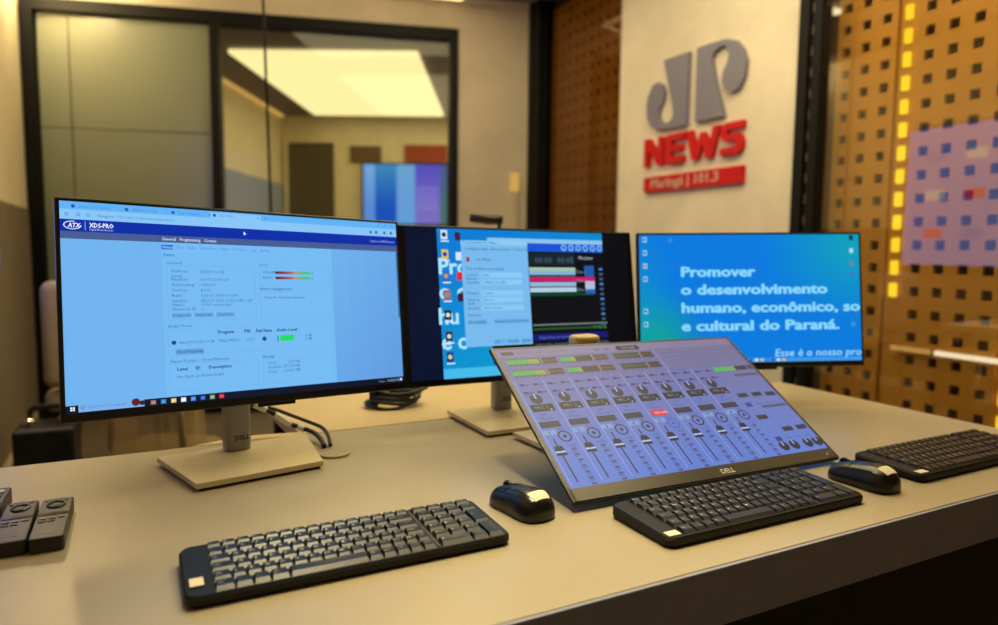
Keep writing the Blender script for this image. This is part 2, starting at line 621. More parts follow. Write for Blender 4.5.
def picture_browser(w, h):
    s = Screen(w, h)
    bg = (122, 187, 244)
    s.grad(0, 190, 1920, 1040, lambda x, y: mixc((112, 180, 240), (98, 158, 226), (x - 1100) / 900 + (y - 700) / 1500), 16, 8, 0)
    s.rect(0, 0, 1920, 40, (96, 178, 246), 1)
    s.rect(0, 40, 1920, 92, (136, 198, 248), 1)
    s.rect(722, 8, 1010, 42, (136, 198, 248), 2)
    for x, t in ((84, 'Station Console'), (325, 'Affiliate Portal'), (552, 'Radio Manager'), (770, 'XDS PRO')):
        s.disc(x - 25, 24, 9, (40, 90, 170), 3)
        s.text(t, x, 31, 21, (66, 130, 205))
    for x in (300, 525, 715, 985):
        s.text('x', x, 30, 22, (60, 100, 160))
    s.text('+', 1030, 31, 26, (50, 90, 150))
    for x in (30, 80, 125):
        s.ring(x, 66, 9, 3, (70, 125, 190), 4, 8)
    s.text('Inseguro', 165, 74, 22, (60, 100, 160))
    s.text('192.168.10.20/index.php/status', 255, 74, 22, (84, 136, 196))
    for x in (1730, 1770, 1830, 1880):
        s.rect(x - 8, 58, x + 8, 76, (60, 100, 160), 4)
    for x in (1790, 1840, 1885):
        s.rect(x - 8, 18, x + 8, 22, (60, 100, 160), 4)
    s.rect(0, 92, 1920, 154, (6, 46, 168), 1)
    s.rect(0, 154, 1920, 192, (72, 92, 148), 1)
    # station software emblem and name
    for k in range(15):
        a0, a1 = R(75 + k * 19), R(75 + (k + 1) * 19)
        s.poly([(54 + 40 * math.cos(a0), 122 - 22 * math.sin(a0)), (54 + 35 * math.cos(a0), 122 - 18 * math.sin(a0)),
                (54 + 35 * math.cos(a1), 122 - 18 * math.sin(a1)), (54 + 40 * math.cos(a1), 122 - 22 * math.sin(a1))], (225, 238, 255), 4)
    s.text('ATX', 34, 133, 32, (235, 244, 255), bold=.03, shear=.2, fit=56)
    s.rect(108, 100, 111, 146, (150, 180, 235), 3)
    s.text('XDS-PRO', 128, 130, 34, (235, 244, 255), bold=.025, fit=110)
    s.text('Digital Media Receiver', 128, 146, 16, (190, 210, 250), fit=108)
    for x, t, w_ in ((466, 'General', 70), (556, 'Programming', 108), (684, 'Contact', 66)):
        s.text(t, x, 181, 25, (215, 224, 242), bold=.012, fit=w_)
    s.text('Logged in as ADMIN (Logout)', 1720, 133, 20, (170, 190, 235), fit=180)
    s.poly([(905, 108), (905, 132), (911, 126), (920, 126)], (240, 245, 255), 6)
    s.rect(460, 192, 1445, 1035, (118, 188, 245), 1)
    s.rect(462, 205, 520, 231, (24, 110, 214), 3)
    s.text('Status', 466, 225, 22, (200, 225, 255))
    for x, t, w_ in ((538, 'Tuner', 40), (596, 'Audio', 42), (658, 'Relays/Alerts', 92), (770, 'Player', 48), (838, 'Time Zones', 80), (940, 'Logs', 36), (1000, 'Backup', 56)):
        s.text(t, x, 224, 22, (66, 130, 210), fit=w_)
    ink = (62, 100, 164)
    s.text('Status', 470, 268, 24, ink, bold=.01)

    def frame(x0, y0, x1, y1):
        c = (112, 176, 232)
        s.rect(x0, y0, x1, y0 + 3, c, 3)
        s.rect(x0, y1 - 3, x1, y1, c, 3)
        s.rect(x0, y0, x0 + 3, y1, c, 3)
        s.rect(x1 - 3, y0, x1, y1, c, 3)
    frame(485, 318, 960, 622)
    frame(985, 318, 1435, 425)
    frame(985, 465, 1435, 622)
    frame(478, 668, 1435, 815)
    frame(478, 862, 960, 1015)
    frame(985, 862, 1435, 1015)
    s.text('General', 485, 312, 24, ink)
    s.text('Level', 985, 310, 24, ink)
    rows = [(351, 'Platform', 'XDS4 Pro.1Q'), (378, 'Serial', ''), (396, 'Number', 'S0-UT-1000U14'), (426, 'Authorizing', '1000200'),
            (456, 'Version', '8.0.12'), (486, 'Build', '3 jul 20 2018 09:12:40'), (516, 'Satellite', 'SES1/29 4122 5.022 V:87.1 QP'),
            (538, 'Name', '1+0/0 connecting'), (562, 'Network ID', '0')]
    for y, a, b in rows:
        s.text(a, 505, y + 7, 25, ink)
        s.text(b, 655, y + 7, 23, ink)
    for x, t in ((512, 'Diagnose'), (628, 'Available Info'), (744, 'Channel list')):
        s.rect(x - 10, 583, x + 90, 608, (102, 166, 226), 3)
        s.text(t, x - 4, 601, 20, (52, 88, 146), fit=86)
    for y, t in ((348, 'C/N(dB)'), (380, 'Eb/N0')):
        s.text(t, 1005, y + 7, 23, ink)
        for k in range(22):
            t_ = k / 21
            c = mixc((110, 20, 60), (200, 110, 100), t_ / .5) if t_ < .5 else mixc((200, 150, 110), (60, 205, 110), (t_ - .5) / .4)
            s.rect(1082 + k * 10, y - 7, 1092 + k * 10, y + 9, c, 4)
        s.text('8', 1308, y + 8, 20, (40, 130, 90))
    s.text('Button Assignments', 985, 455, 24, ink, bold=.01)
    s.text('Port A', 1012, 507, 24, ink)
    s.text('No Digital Assignments', 1095, 507, 22, ink, fit=165)
    s.text('Audio Ports', 480, 662, 25, ink)
    for x, t in ((738, 'Program'), (885, 'PID'), (952, 'Fail State'), (1075, 'Audio Level')):
        s.text(t, x, 704, 26, (24, 40, 84), bold=.022)
    s.disc(507, 745, 12, (30, 74, 140))
    s.text('Analog Port A (Ext 1/0 dB)', 535, 753, 23, ink, fit=185)
    s.text('MUSIC JP MATRIZ', 742, 753, 23, ink, fit=112)
    s.text('2011', 895, 753, 24, ink)
    s.disc(1000, 745, 13, (40, 80, 130))
    s.rect(1078, 730, 1083, 765, (30, 90, 70), 4)
    s.rect(1094, 728, 1178, 762, (24, 222, 96), 4)
    s.text('-9 dB', 1245, 742, 22, (24, 40, 84))
    s.text('-9 dB', 1245, 762, 22, (24, 40, 84))
    s.rect(515, 783, 660, 812, (98, 160, 220), 3)
    s.text('Choose Programming', 520, 804, 23, (40, 66, 120), fit=134)
    s.text('Alarm Feeder / Cloud Matrizes', 482, 856, 25, ink)
    for x, t in ((518, 'Level'), (612, 'ID'), (682, 'Description')):
        s.text(t, x, 900, 26, (24, 40, 84), bold=.022)
    s.text('No Fault or Active Faults', 518, 942, 24, ink)
    s.text('Storage', 985, 858, 24, ink, bold=.01)
    for y, a, b in ((898, 'Used', '257 MB'), (924, 'Available', '157365 MB'), (950, 'Total', '157622 MB')):
        s.text(a, 1015, y, 23, ink)
        s.text(b, 1210, y, 23, ink, align=1.)
    s.rect(1908, 195, 1920, 640, (60, 110, 150), 3)
    # task bar
    s.rect(0, 1040, 1920, 1080, (10, 20, 44), 1)
    s.rect(54, 1036, 352, 1076, (120, 178, 238), 2)
    s.text('Type here to search', 92, 1060, 25, (84, 128, 190), fit=175)
    s.ring(72, 1053, 9, 3, (60, 110, 170), 4, 10)
    s.disc(312, 1050, 20, (96, 34, 34), 4)
    s.disc(342, 1056, 13, (60, 30, 40), 4)
    for dx in (0, 11):
        for dy in (0, 11):
            s.rect(19 + dx, 1047 + dy, 28 + dx, 1056 + dy, (230, 238, 245), 4)
    for k, c in enumerate([(150, 110, 100), (40, 130, 210), (220, 195, 110), (225, 235, 245), (60, 130, 225), (40, 90, 190), (130, 150, 120), (225, 40, 60)]):
        s.rect(382 + k * 50, 1048, 408 + k * 50, 1072, c, 4)
        s.rect(388 + k * 50, 1056, 402 + k * 50, 1064, tuple(min(255, x + 50) for x in c), 5)
    for x, t in ((1735, '^ o v'), (1800, 'POR'), (1842, '13:42')):
        s.text(t, x, 1068, 22, (190, 205, 225))
    s.rect(1895, 1050, 1910, 1066, (220, 230, 240), 4)
    return s


def wallpaper(x, y):
    t1 = max(0, 1 - math.hypot((x - 60) / 520, (y - 1010) / 620))
    t2 = max(0, 1 - math.hypot((x - 1960) / 900, (y - 60) / 720))
    t3 = max(0, 1 - math.hypot((x + 20) / 300, (y - 500) / 600))
    c = mixc((0, 122, 222), (6, 164, 150), t1 * 1.5)
    c = mixc(c, (6, 158, 190), t2 * 1.3)
    return mixc(c, (4, 150, 200), t3 * .7)


def picture_wallpaper(w, h):
    s = Screen(w, h)
    s.grad(0, 0, 1920, 1080, wallpaper, 40, 24, 0)
    ink = (132, 214, 252)
    for y, t, x1 in ((352, 'Promover', 1000), (502, 'o desenvolvimento', 1632), (655, 'humano, econômico, so', 1918), (808, 'e cultural do Paraná.', 1730)):
        s.text(t, 350, y, 118, ink, bold=.045, fit=x1 - 350, res=2, clip=1919)
    s.text('Esse é o nosso pro', 1150, 1034, 88, (148, 218, 252), bold=.012, shear=.12, fit=768, res=2, clip=1919)
    s.rect(0, 1046, 1920, 1080, (60, 152, 232), 3)
    for k in range(7):
        s.rect(930 + k * 48, 1052, 956 + k * 48, 1074, ((40, 90, 170), (225, 225, 225), (220, 190, 80), (30, 120, 200))[k % 4], 5)
    for y in (40, 150, 260, 370, 640, 750):
        s.rect(30, y - 22, 66, y + 22, (150, 205, 240), 4)
        s.rect(36, y - 10, 56, y + 10, (30, 90, 170) if y % 260 else (200, 60, 60), 5)
    s.rect(252, 30, 284, 62, (60, 140, 220), 4)
    for k, y in enumerate((30, 140, 250, 340, 660, 770)):
        s.rect(1834, y - 20, 1868, y + 20, ((16, 28, 60), (170, 215, 240), (120, 120, 170), (60, 120, 190), (50, 100, 180), (60, 150, 200))[k], 4)
    return s


def picture_editor(w, h):
    s = Screen(w, h)
    O = 240
    s.rect(0, 0, 1920, 1080, (3, 6, 14), 0)
    s.rect(0, 0, O, 1080, (3, 16, 46), 1)
    s.grad(O, 0, O + 1440, 1080, lambda x, y: mixc((2, 120, 214), (8, 160, 205), (y / 1080) * .7 + (x - O) / 3600), 12, 12, 1)
    ink = (170, 224, 252)
    for y, t in ((330, 'Pro'), (510, 'o d'), (690, 'hu'), (870, 'e c')):
        s.text(t, O - 5 if t != 'hu' else O - 20, y, 165, ink, bold=.03, res=2, layer=3)
    for y, c in ((45, (200, 225, 245)), (187, (228, 190, 60)), (345, (40, 110, 200)), (480, (190, 90, 60)), (625, (24, 30, 70)), (778, (60, 30, 50)), (925, (24, 60, 140))):
        s.rect(O + 30, y - 34, O + 82, y + 34, c, 4)
        s.disc(O + 56, y, 17, tuple(min(255, 255 - x) for x in c), 5, 10)
        s.rect(O + 28, y + 42, O + 92, y + 52, (210, 232, 250), 4)
    for y, c in ((55, (60, 30, 60)), (200, (210, 230, 250)), (345, (220, 40, 60)), (500, (60, 20, 50))):
        s.rect(O + 140, y - 30, O + 184, y + 30, c, 4)
    # audio editor
    e = O + 400
    s.rect(e, 58, O + 1440, 92, (140, 196, 238), 4)
    s.rect(e, 92, O + 1440, 156, (20, 84, 214), 4)
    for k in range(6):
        s.disc(O + 1068 + k * 68, 122, 27, (120, 176, 236), 5)
        s.disc(O + 1068 + k * 68, 122, 15, (60, 110, 200), 6)
    s.rect(e, 156, O + 1440, 1000, (8, 12, 20), 4)
    s.rect(O + 745, 165, O + 1165, 262, (20, 34, 46), 5)
    for t, x in (('00:00', 800), ('00:05', 1000)):
        s.text(t, O + x, 245, 70, (70, 110, 130))
    s.text('Monitor', O + 1200, 215, 42, (190, 205, 220))
    s.rect(O + 745, 278, O + 1164, 305, (166, 196, 170), 5)
    s.rect(O + 745, 305, O + 1164, 336, (132, 178, 220), 5)
    s.rect(O + 745, 353, O + 1346, 386, (204, 20, 110), 5)
    s.rect(O + 745, 392, O + 1164, 426, (150, 182, 212), 5)
    s.rect(O + 745, 434, O + 1164, 470, (176, 206, 226), 5)
    s.rect(O + 745, 476, O + 1320, 500, (6, 66, 40), 5)
    s.rect(O + 745, 340, O + 1164, 350, (10, 100, 50), 5)
    s.rect(O + 1250, 262, O + 1342, 350, (30, 90, 170), 5)
    s.rect(O + 1250, 386, O + 1342, 450, (176, 190, 220), 5)
    s.rect(O + 1250, 450, O + 1342, 490, (40, 100, 190), 5)
    for k in range(12):
        s.rect(O + 1390, 280 + k * 40, O + 1425, 300 + k * 40, (60, 90, 120) if k % 3 else (70, 120, 190), 5)
    for k in range(3):
        s.text('Dim 0', O + 1175, 325 + k * 70, 36, (130, 150, 170))
    s.rect(O + 752, 715, O + 1440, 728, (110, 120, 120), 5)
    s.rect(O + 752, 745, O + 1300, 762, (40, 80, 40), 5)
    s.text('00:05:12', O + 1300, 765, 38, (70, 190, 110))
    s.rect(O + 752, 790, O + 1440, 840, (20, 24, 110), 5)
    s.text('Digitalizar programa musical gravado', O + 800, 828, 36, (90, 110, 210))
    for k in range(4):
        for j in range(3):
            s.text('0:00:00 Mix', O + 760 + k * 175, 885 + j * 42, 34, (110, 125, 150))
    # dialogue box
    s.rect(O + 184, 82, O + 740, 862, (120, 186, 238), 7)
    s.rect(O + 184, 82, O + 740, 112, (140, 204, 248), 8)
    ink = (30, 60, 110)
    s.text('Propriedades de Wave 1', O + 200, 106, 30, ink, 9)
    for x, t in ((215, 'Configurar Saida'), (420, 'Gravacao'), (530, 'Sobre'), (620, 'Outras Opcoes')):
        s.text(t, O + x, 152, 28, ink, 9)
    s.rect(O + 222, 205, O + 248, 240, (170, 50, 60), 9)
    s.text('Int. Mixer', O + 300, 232, 32, ink, 9)
    s.text('Tom de Audio padronizado', O + 215, 300, 28, ink, 9)
    for y, a, b in ((345, 'Local de', 'Linha'), (372, 'Entrada', ''), (400, 'Gravador', '1 Master de Linha'), (480, 'Formato', '2 canais'), (530, 'Canal de', 'Estereo'), (556, 'Audio', ''), (590, 'Amostra', '44100 16 bits'), (640, 'Avancado', '')):
        s.text(a, O + 215, y, 27, ink, 9)
        if b:
            s.rect(O + 330, y - 26, O + 680, y + 10, (140, 202, 246), 8)
            s.text(b, O + 345, y, 27, ink, 9)
    for x, t in ((215, 'Mais compatibilidade'), (430, 'Restaurar'), (570, 'Controles')):
        s.rect(O + x - 5, 666, O + x + 150, 700, (104, 172, 228), 8)
        s.text(t, O + x, 692, 26, ink, 9, fit=140)
    for x, t in ((420, 'OK'), (530, 'Cancelar'), (650, 'Aplicar')):
        s.rect(O + x - 10, 815, O + x + 85, 850, (104, 172, 228), 8)
        s.text(t, O + x, 842, 27, ink, 9)
    s.rect(O, 1010, O + 1440, 1080, (70, 186, 236), 7)
    s.rect(O + 480, 1028, O + 520, 1066, (20, 110, 210), 8)
    s.rect(O + 560, 1026, O + 760, 1068, (150, 210, 244), 8)
    s.text('Pesquisar', O + 600, 1060, 36, (60, 120, 190), 9)
    return s


def picture_mixer(w, h):
    s = Screen(w, h)
    s.grad(0, 0, 1920, 1080, lambda x, y: mixc(mixc((102, 98, 142), (102, 114, 178), y / 620), (90, 122, 204), (y - 500) / 500), 8, 16, 0)
    dk = (34, 36, 50)
    mid = (70, 82, 130)
    s.rect(0, 0, 1920, 76, (122, 114, 150), 1)
    s.rect(36, 26, 120, 58, (62, 50, 66), 3)
    s.text('MATRIZ AUDIO CONSOLE', 140, 52, 30, (110, 90, 120))
    s.poly([(x, y) for x, y in [(890, 46), (905, 24), (1075, 24), (1090, 46), (1075, 68), (905, 68)]][::-1], (30, 30, 40), 3)
    s.text('ON AIR', 935, 57, 34, (150, 150, 170))
    for x in (715, 795):
        s.rect(x, 36, x + 46, 58, (92, 94, 140), 3)
    # level meters
    for j, y in enumerate((96, 196)):
        for i, (x, gf, yf) in enumerate(((40, .42, .64), (425, .22, .30), (835, .0, .0))):
            L = 355 if i < 2 else 320
            s.rect(x, y, x + L, y + 52, (54, 48, 52), 3)
            if gf:
                s.rect(x, y + 5, x + L * gf, y + 47, (74, 158, 84), 4)
                s.rect(x + L * gf, y + 5, x + L * yf, y + 47, (134, 150, 74), 4)
            else:
                s.rect(x, y + 16, x + L, y + 36, (62, 84, 62), 4)
            s.rect(x + L * .7, y + 16, x + L * .98, y + 36, (104, 62, 64), 4)
            s.rect(x + L * .66, y, x + L * .70, y + 52, (130, 116, 140), 5)
            for k in range(9):
                s.rect(x + L * k / 9, y + 56, x + L * k / 9 + 14, y + 66, mid, 3)
    for k in range(5):
        s.rect(1190, 92 + k * 40, 1890, 106 + k * 40, (112, 110, 146), 3)
    s.rect(1180, 80, 1186, 290, (150, 150, 196), 3)
    # channel strips
    for c in range(8):
        x = 20 + 192 * c
        s.rect(x - 4, 285, x, 1060, (150, 168, 230), 2)
        for r_ in range(2):
            for k in range(2):
                bx, by = x + 12 + k * 92, 300 + r_ * 66
                s.rect(bx, by, bx + 78, by + 40, (104, 108, 168), 3)
                s.rect(bx + 8, by + 12, bx + 40, by + 30, (40, 46, 92), 4)
                s.rect(bx + 44, by + 18, bx + 70, by + 28, (60, 64, 120), 4)
        s.disc(x + 78, 440, 40, (44, 46, 62), 3)
        s.rect(x + 72, 400, x + 84, 438, (150, 164, 220), 4)
        s.text('PAN', x + 10, 420, 26, mid)
        s.rect(x + 12, 484, x + 162, 540, (34, 34, 42), 3)
        s.text('MIC %d' % (c + 1), x + 36, 522, 36, (128, 128, 146))
        s.rect(x + 130, 524, x + 142, 534, (170, 170, 190), 4)
        s.text('Off', x + 44, 575, 30, mid)
        s.text('Phone', x + 36, 605, 30, mid)
        if c == 4:
            s.rect(x + 16, 616, x + 132, 664, (206, 40, 72), 3)
            s.text('ON AIR', x + 32, 652, 32, (250, 200, 210))
        else:
            s.rect(x + 8, 618, x + 138, 664, (50, 52, 66), 3)
        s.rect(x - 2, 684, x + 80, 716, (120, 150, 200), 3)
        s.text(str(c + 1), x + 30, 712, 34, (40, 70, 100), bold=.02)
        s.text('Fx 1', x + 100, 690, 26, (90, 40, 90))
        ccol = (36, 92, 200) if c == 4 else (34, 36, 56)
        s.ring(x + 122, 735, 42, 9, ccol, 3)
        s.disc(x + 122, 735, 12, ccol, 4)
        # fader
        s.rect(x + 38, 745, x + 48, 1045, (40, 46, 74), 3)
        s.poly([(x + 12, 830), (x + 76, 830), (x + 66, 798), (x + 22, 798)], (30, 32, 46), 5)
        s.rect(x + 12, 836, x + 76, 844, (190, 200, 240), 5)
        s.rect(x + 12, 846, x + 76, 864, (30, 32, 46), 5)
        for k, t in enumerate(('+10', '+5', '0', '-5', '-10', '-20', '-40')):
            s.text(t, x + 110, 812 + k * 40, 30, (58, 66, 112))
            s.rect(x + 118, 820 + k * 40, x + 150, 834 + k * 40, (70, 76, 128), 4)
            s.rect(x - 0, 860 + k * 28, x + 14, 864 + k * 28, (86, 104, 176), 3)
    # master section on the right
    X = 1560
    s.rect(X, 296, X + 170, 336, (70, 176, 84), 3)
    s.rect(X + 130, 296, X + 190, 336, (130, 156, 70), 3)
    s.rect(X + 190, 296, X + 300, 336, (46, 44, 50), 3)
    s.rect(X + 312, 296, X + 350, 336, (46, 44, 50), 3)
    s.rect(X + 130, 374, X + 350, 396, (70, 76, 110), 3)
    s.rect(X + 130, 676, X + 350, 698, (70, 76, 110), 3)
    for k in range(4):
        s.rect(X + 40 + k * 82, 410, X + 46 + k * 82, 640, (100, 112, 170), 2)
        s.rect(X + 40 + k * 82, 712, X + 46 + k * 82, 940, (100, 112, 170), 2)
    for x, y in ((1612, 571), (1738, 572), (1857, 580), (1616, 771), (1738, 888), (1860, 887)):
        s.rect(x - 44, y - 18, x + 44, y + 18, (40, 42, 56), 4)
    for y in (640, 940):
        s.rect(X + 10, y, X + 60, y + 36, (44, 60, 130), 3)
        for k in range(1, 4):
            s.text('Mon', X + 20 + k * 82, y + 28, 28, mid)
    for x in (1590, 1680, 1800, 1884):
        s.disc(x, 1015, 38, (36, 38, 54), 3)
        s.rect(x - 5, 978, x + 5, 1012, (160, 174, 230), 4)
    return s


# ------------------------------------------------------------------ desk
TOPV0, TOPV1, TOPU0, TOPU1 = .566, 1.341, -.575, 1.575
desk = empty('studio_desk', P(.5, .95, -Z0), ANG, 'long grey-beige studio desk with dark front edge carrying the monitors', 'desk')


def dsk(u, v, z):
    return (u - .5, v - .95, z + Z0)


def dbox(name, u0, u1, v0, v1, z0, z1, mt, bevel=0., parent=None):
    a, b = dsk(u0, v0, z0), dsk(u1, v1, z1)
    return box(name, [(a[i] + b[i]) / 2 for i in range(3)], [b[i] - a[i] for i in range(3)], mt, parent or desk, None, bevel)


top = dbox('worktop', TOPU0, TOPU1, TOPV0 + .004, TOPV1, -.03, 0, M_DESK, .0015)
dbox('edge_band', TOPU0, TOPU1, TOPV0, TOPV0 + .02, -.072, -.0015, M_EDGE, .001)
dbox('edge_band', TOPU1 - .02, TOPU1 - .0005, TOPV0 + .02, TOPV1, -.072, -.031, M_EDGE)
dbox('front_panel', TOPU0 + .02, TOPU1 - .04, TOPV0 + .05, TOPV0 + .07, -Z0 + .001, -.031, M_BLACK)
dbox('side_panel', TOPU1 - .06, TOPU1 - .04, TOPV0 + .07, TOPV1 - .03, -Z0 + .001, -.031, M_BLACK)
dbox('side_panel', TOPU0 + .02, TOPU0 + .04, TOPV0 + .07, TOPV1 - .03, -Z0 + .001, -.031, M_BLACK)
# round cable outlet cover lying in the top
cyl = [(.027 * math.cos(2 * math.pi * k / 24), .024 * math.sin(2 * math.pi * k / 24)) for k in range(24)]
g = prism('cable_outlet_cover', [(x + dsk(.292, 1.184, 0)[0], y + dsk(.292, 1.184, 0)[1]) for x, y in cyl], Z0 + .0002, Z0 + .004, M_DESK, desk, None, .001)

tbl = empty('side_table', P(.7, 1.75, -Z0), ANG, 'cream side table standing behind the desk under the middle monitor', 'table')
tp = [(.075, 1.345), (1.30, 1.345), (1.30, 2.15), (.22, 2.15), (.255, 1.66), (.267, 1.362), (.20, 1.374), (.14, 1.372)]
prism('table_top', [(a - .7, b - 1.75) for a, b in tp], Z0 - .03, Z0, M_TABLE, tbl, None, .001)
for a, b in ((.36, 1.46), (1.22, 1.46), (.36, 2.06), (1.22, 2.06)):
    box('leg', (a - .7, b - 1.75, (Z0 - .03) / 2 + .0005), (.05, .05, Z0 - .031), M_BLACKM, tbl, None, .004)


# ------------------------------------------------------------------ monitors
def monitor(name, x, y, zb, yaw, tilt, roll, w, h, pic, label, base_poly, col_xy, col_top, bot=.0125, dellbar=False, mbez=False, thick=.011, low=False):
    root = empty(name, (x, y, Z0 + .0004), yaw, label, 'monitor', 'desk monitors')
    mp = Matrix.Translation((0, 0, zb)) @ Matrix.Rotation(-tilt, 4, 'X') @ Matrix.Rotation(-roll, 4, 'Y')
    bm = bmesh.new()
    add_box(bm, (0, thick / 2, h / 2), (w, thick, h), .0022, 2)
    hs = from_bm('housing', bm, M_BEZEL, root, mp)
    aw, ah = .527, h - bot - .005
    # frame lips round the picture
    t = .0008
    side = (w - aw) / 2
    topb = h - bot - ah
    bz = M_MBEZEL if mbez else M_BEZEL
    box('lower_bezel', (0, -t / 2, bot / 2 + .001), (w - .004, t, bot - .002), bz, hs)
    if mbez:
        box('side_bezel', (-w / 2 + side / 2 + .0006, -t / 2, h / 2), (side - .0012, t, h - .004), bz, hs)
        box('side_bezel', (w / 2 - side / 2 - .0006, -t / 2, h / 2), (side - .0012, t, h - .004), bz, hs)
        box('top_bezel', (0, -t / 2, h - topb / 2 - .001), (w - 2 * side, t, max(.001, topb - .002)), bz, hs)
    pic(aw, ah).build('screen', hs, Matrix.Translation((0, -.0001, bot)))
    # back shell
    bm = bmesh.new()
    add_box(bm, (0, thick + .014, h * .5), (w * .52, .028, h * .62), .012, 3)
    from_bm('back_shell', bm, M_SHELL, hs)
    if dellbar:
        v_, f_ = text_geo('DELL', .0125, .03, 0., 3)
        cx = sum((min(a for a, b in v_), max(a for a, b in v_))) / 2
        raw('maker_lettering', [(a - cx + .02, -.00095, b + bot * .30) for a, b in v_], f_, M_WHITE, hs)
        box('power_light', (w / 2 - .022, -.0011, bot * .5), (.003, .0006, .002), M_WHITE, hs)
    else:
        box('control_tab', (.03, thick * .7, -.0025), (.06, .008, .006), M_FOOT, hs, None, .001)
    # stand
    prism('foot_plate', base_poly, .004, .013, M_SILVER, root, None, .0012)
    prism('foot_pad', [(a * .95, (b - .035) * .95 + .035) for a, b in base_poly], 0, .0042, M_FOOT, root)
    cx, cy = col_xy
    cw, cd = (.0265, .018) if low else (.0215, .017)
    n = 10
    pts = []
    for k in range(4 * n):
        a = 2 * math.pi * (k + .5) / (4 * n)
        c_, s_ = math.cos(a), math.sin(a)
        pts.append((cx + cw * math.copysign(abs(c_) ** .55, c_), cy + cd * math.copysign(abs(s_) ** .55, s_)))
    colm = prism('stand_column', pts, .012, col_top, M_COLUMN, root, None, .004, 3)
    if low:
        prism('column_cap', [(cx + (a - cx) * 1.06, cy + (b - cy) * 1.06) for a, b in pts], col_top - .004, col_top + .014, mat('cream_cap', lin(232, 206, 140), .4), root, None, .007, 4)
        box('hinge_arm', (cx, cy - .062, .085), (.05, .10, .03), M_SHELL, root, None, .004)
    else:
        v_, f_ = text_geo('DELL', .0115, .03, 0., 2)
        mx = max(a for a, b in v_)
        raw('maker_lettering', [(cx + .004 + a - mx / 2, cy - cd - .0004, .032 + b) for a, b in v_], f_, M_INK, colm)
        vv = [(cx + .004 + .010 * math.cos(2 * math.pi * k / 20), cy - cd - .0003, .104 + .013 * math.sin(2 * math.pi * k / 20)) for k in range(20)]
        raw('cable_slot', vv, [tuple(range(20))], M_FOOT, colm)
        box('mount_arm', (cx, cy - .012, zb + .15), (.07, .05, .07), M_SHELL, root, None, .006)
    return root


monitor('computer_monitor', -.3763, 1.0861, .1112, .6874, .1404, -.0299, .538, .308, picture_browser,
        'leftmost and largest monitor, showing a pale blue receiver status web page', [(-.109, -.034), (.087, -.040), (.135, .140), (-.121, .140)], (-.001, .112), .30)
monitor('computer_monitor', .0711, 1.4253, .0921, .4784, .1618, -.0083, .556, .314, picture_editor,
        'middle monitor with black side bars, showing a dialogue box over audio tracks', [(-.136, -.067), (.070, -.067), (.110, .125), (-.138, .125)], (-.022, .097), .28)
monitor('computer_monitor', .5902, 1.5987, .0918, .0733, .1181, .0167, .538, .314, picture_wallpaper,
        'rightmost monitor showing a blue wallpaper with large white slogan', [(-.100, -.050), (.070, -.050), (.080, .100), (-.110, .100)], (0, .085), .28)
monitor('touch_monitor', .3468, 1.0478, .0112, .4802, .9969, -.0168, .540, .327, picture_mixer,
        'touch monitor leaning far back on the desk, showing a mixing console with faders',
        [(-.150, .150), (.110, .150), (.125, .370), (-.166, .370)], (-.045, .315), .186, bot=.0235, dellbar=True, mbez=True, thick=.007, low=True)


# ------------------------------------------------------------------ keyboards
KW, KD = .366, .122
PX = .01605                      # key pitch in the main block
X0 = .0285                       # where the main block begins
NX0, NPX = .2755, .0205
ROWY = [(.0030 + .0198 * k, .0198 if k < 5 else .0150) for k in range(6)]   # front to back: y, depth


def kz(y):
    return .0130 + (.0175 - .0130) * y / KD


KEYS = []                        # x, w, y, d, legend
row0 = [(1.25, 'Ctrl'), (1.1, ''), (1.1, ''), (1.2, 'Alt'), (5.35, ''), (1, 'Alt'), (1, 'Fn'), (1, ''), (1, ''), (1, '')]
rowz = [(1.2, 'Shift'), (.9, '|')] + [(1, c) for c in 'ZXCVBNM,.;/'] + [(.95, 'Shift'), (.95, '')]
rowa = [(1.6, 'Caps')] + [(1, c) for c in 'ASDFGHJKL'] + [(1, 'Ç'), (1, '~'), (1, ']'), (1.4, 'Enter')]
rowq = [(1.4, 'Tab')] + [(1, c) for c in 'QWERTYUIOP'] + [(1, '´'), (1, '['), (1.6, '')]
rown = [(1, "'")] + [(1, c) for c in '1234567890-='] + [(2, 'Back')]
rowf = [(1, 'Esc')] + [(1, 'F%d' % k) for k in range(1, 13)] + [(1, 'Ins'), (1, 'Del')]
for (y, d), row in zip(ROWY, (row0, rowz, rowa, rowq, rown, rowf)):
    x = X0
    tot = sum(w for w, _ in row)
    sc = 15 / tot
    for w, t in row:
        KEYS.append((x, w * PX * sc, y, d, t))
        x += w * PX * sc
numpad = [[(2, '0'), (1, ',')], [(1, '1'), (1, '2'), (1, '3')], [(1, '4'), (1, '5'), (1, '6')], [(1, '7'), (1, '8'), (1, '9')], [(1, ''), (1, '/'), (1, '*')], [(1, ''), (1, ''), (1, ''), (1, '')]]
for (y, d), row in zip(ROWY, numpad):
    x = NX0
    for w, t in row:
        KEYS.append((x, w * NPX, y, d, t))
        x += w * NPX
KEYS.append((NX0 + 3 * NPX, NPX, ROWY[0][0], ROWY[0][1] * 2, ''))
KEYS.append((NX0 + 3 * NPX, NPX, ROWY[2][0], ROWY[0][1] * 2, '+'))
KEYS.append((NX0 + 3 * NPX, NPX, ROWY[4][0], ROWY[0][1], '-'))
KEYMESH = {}


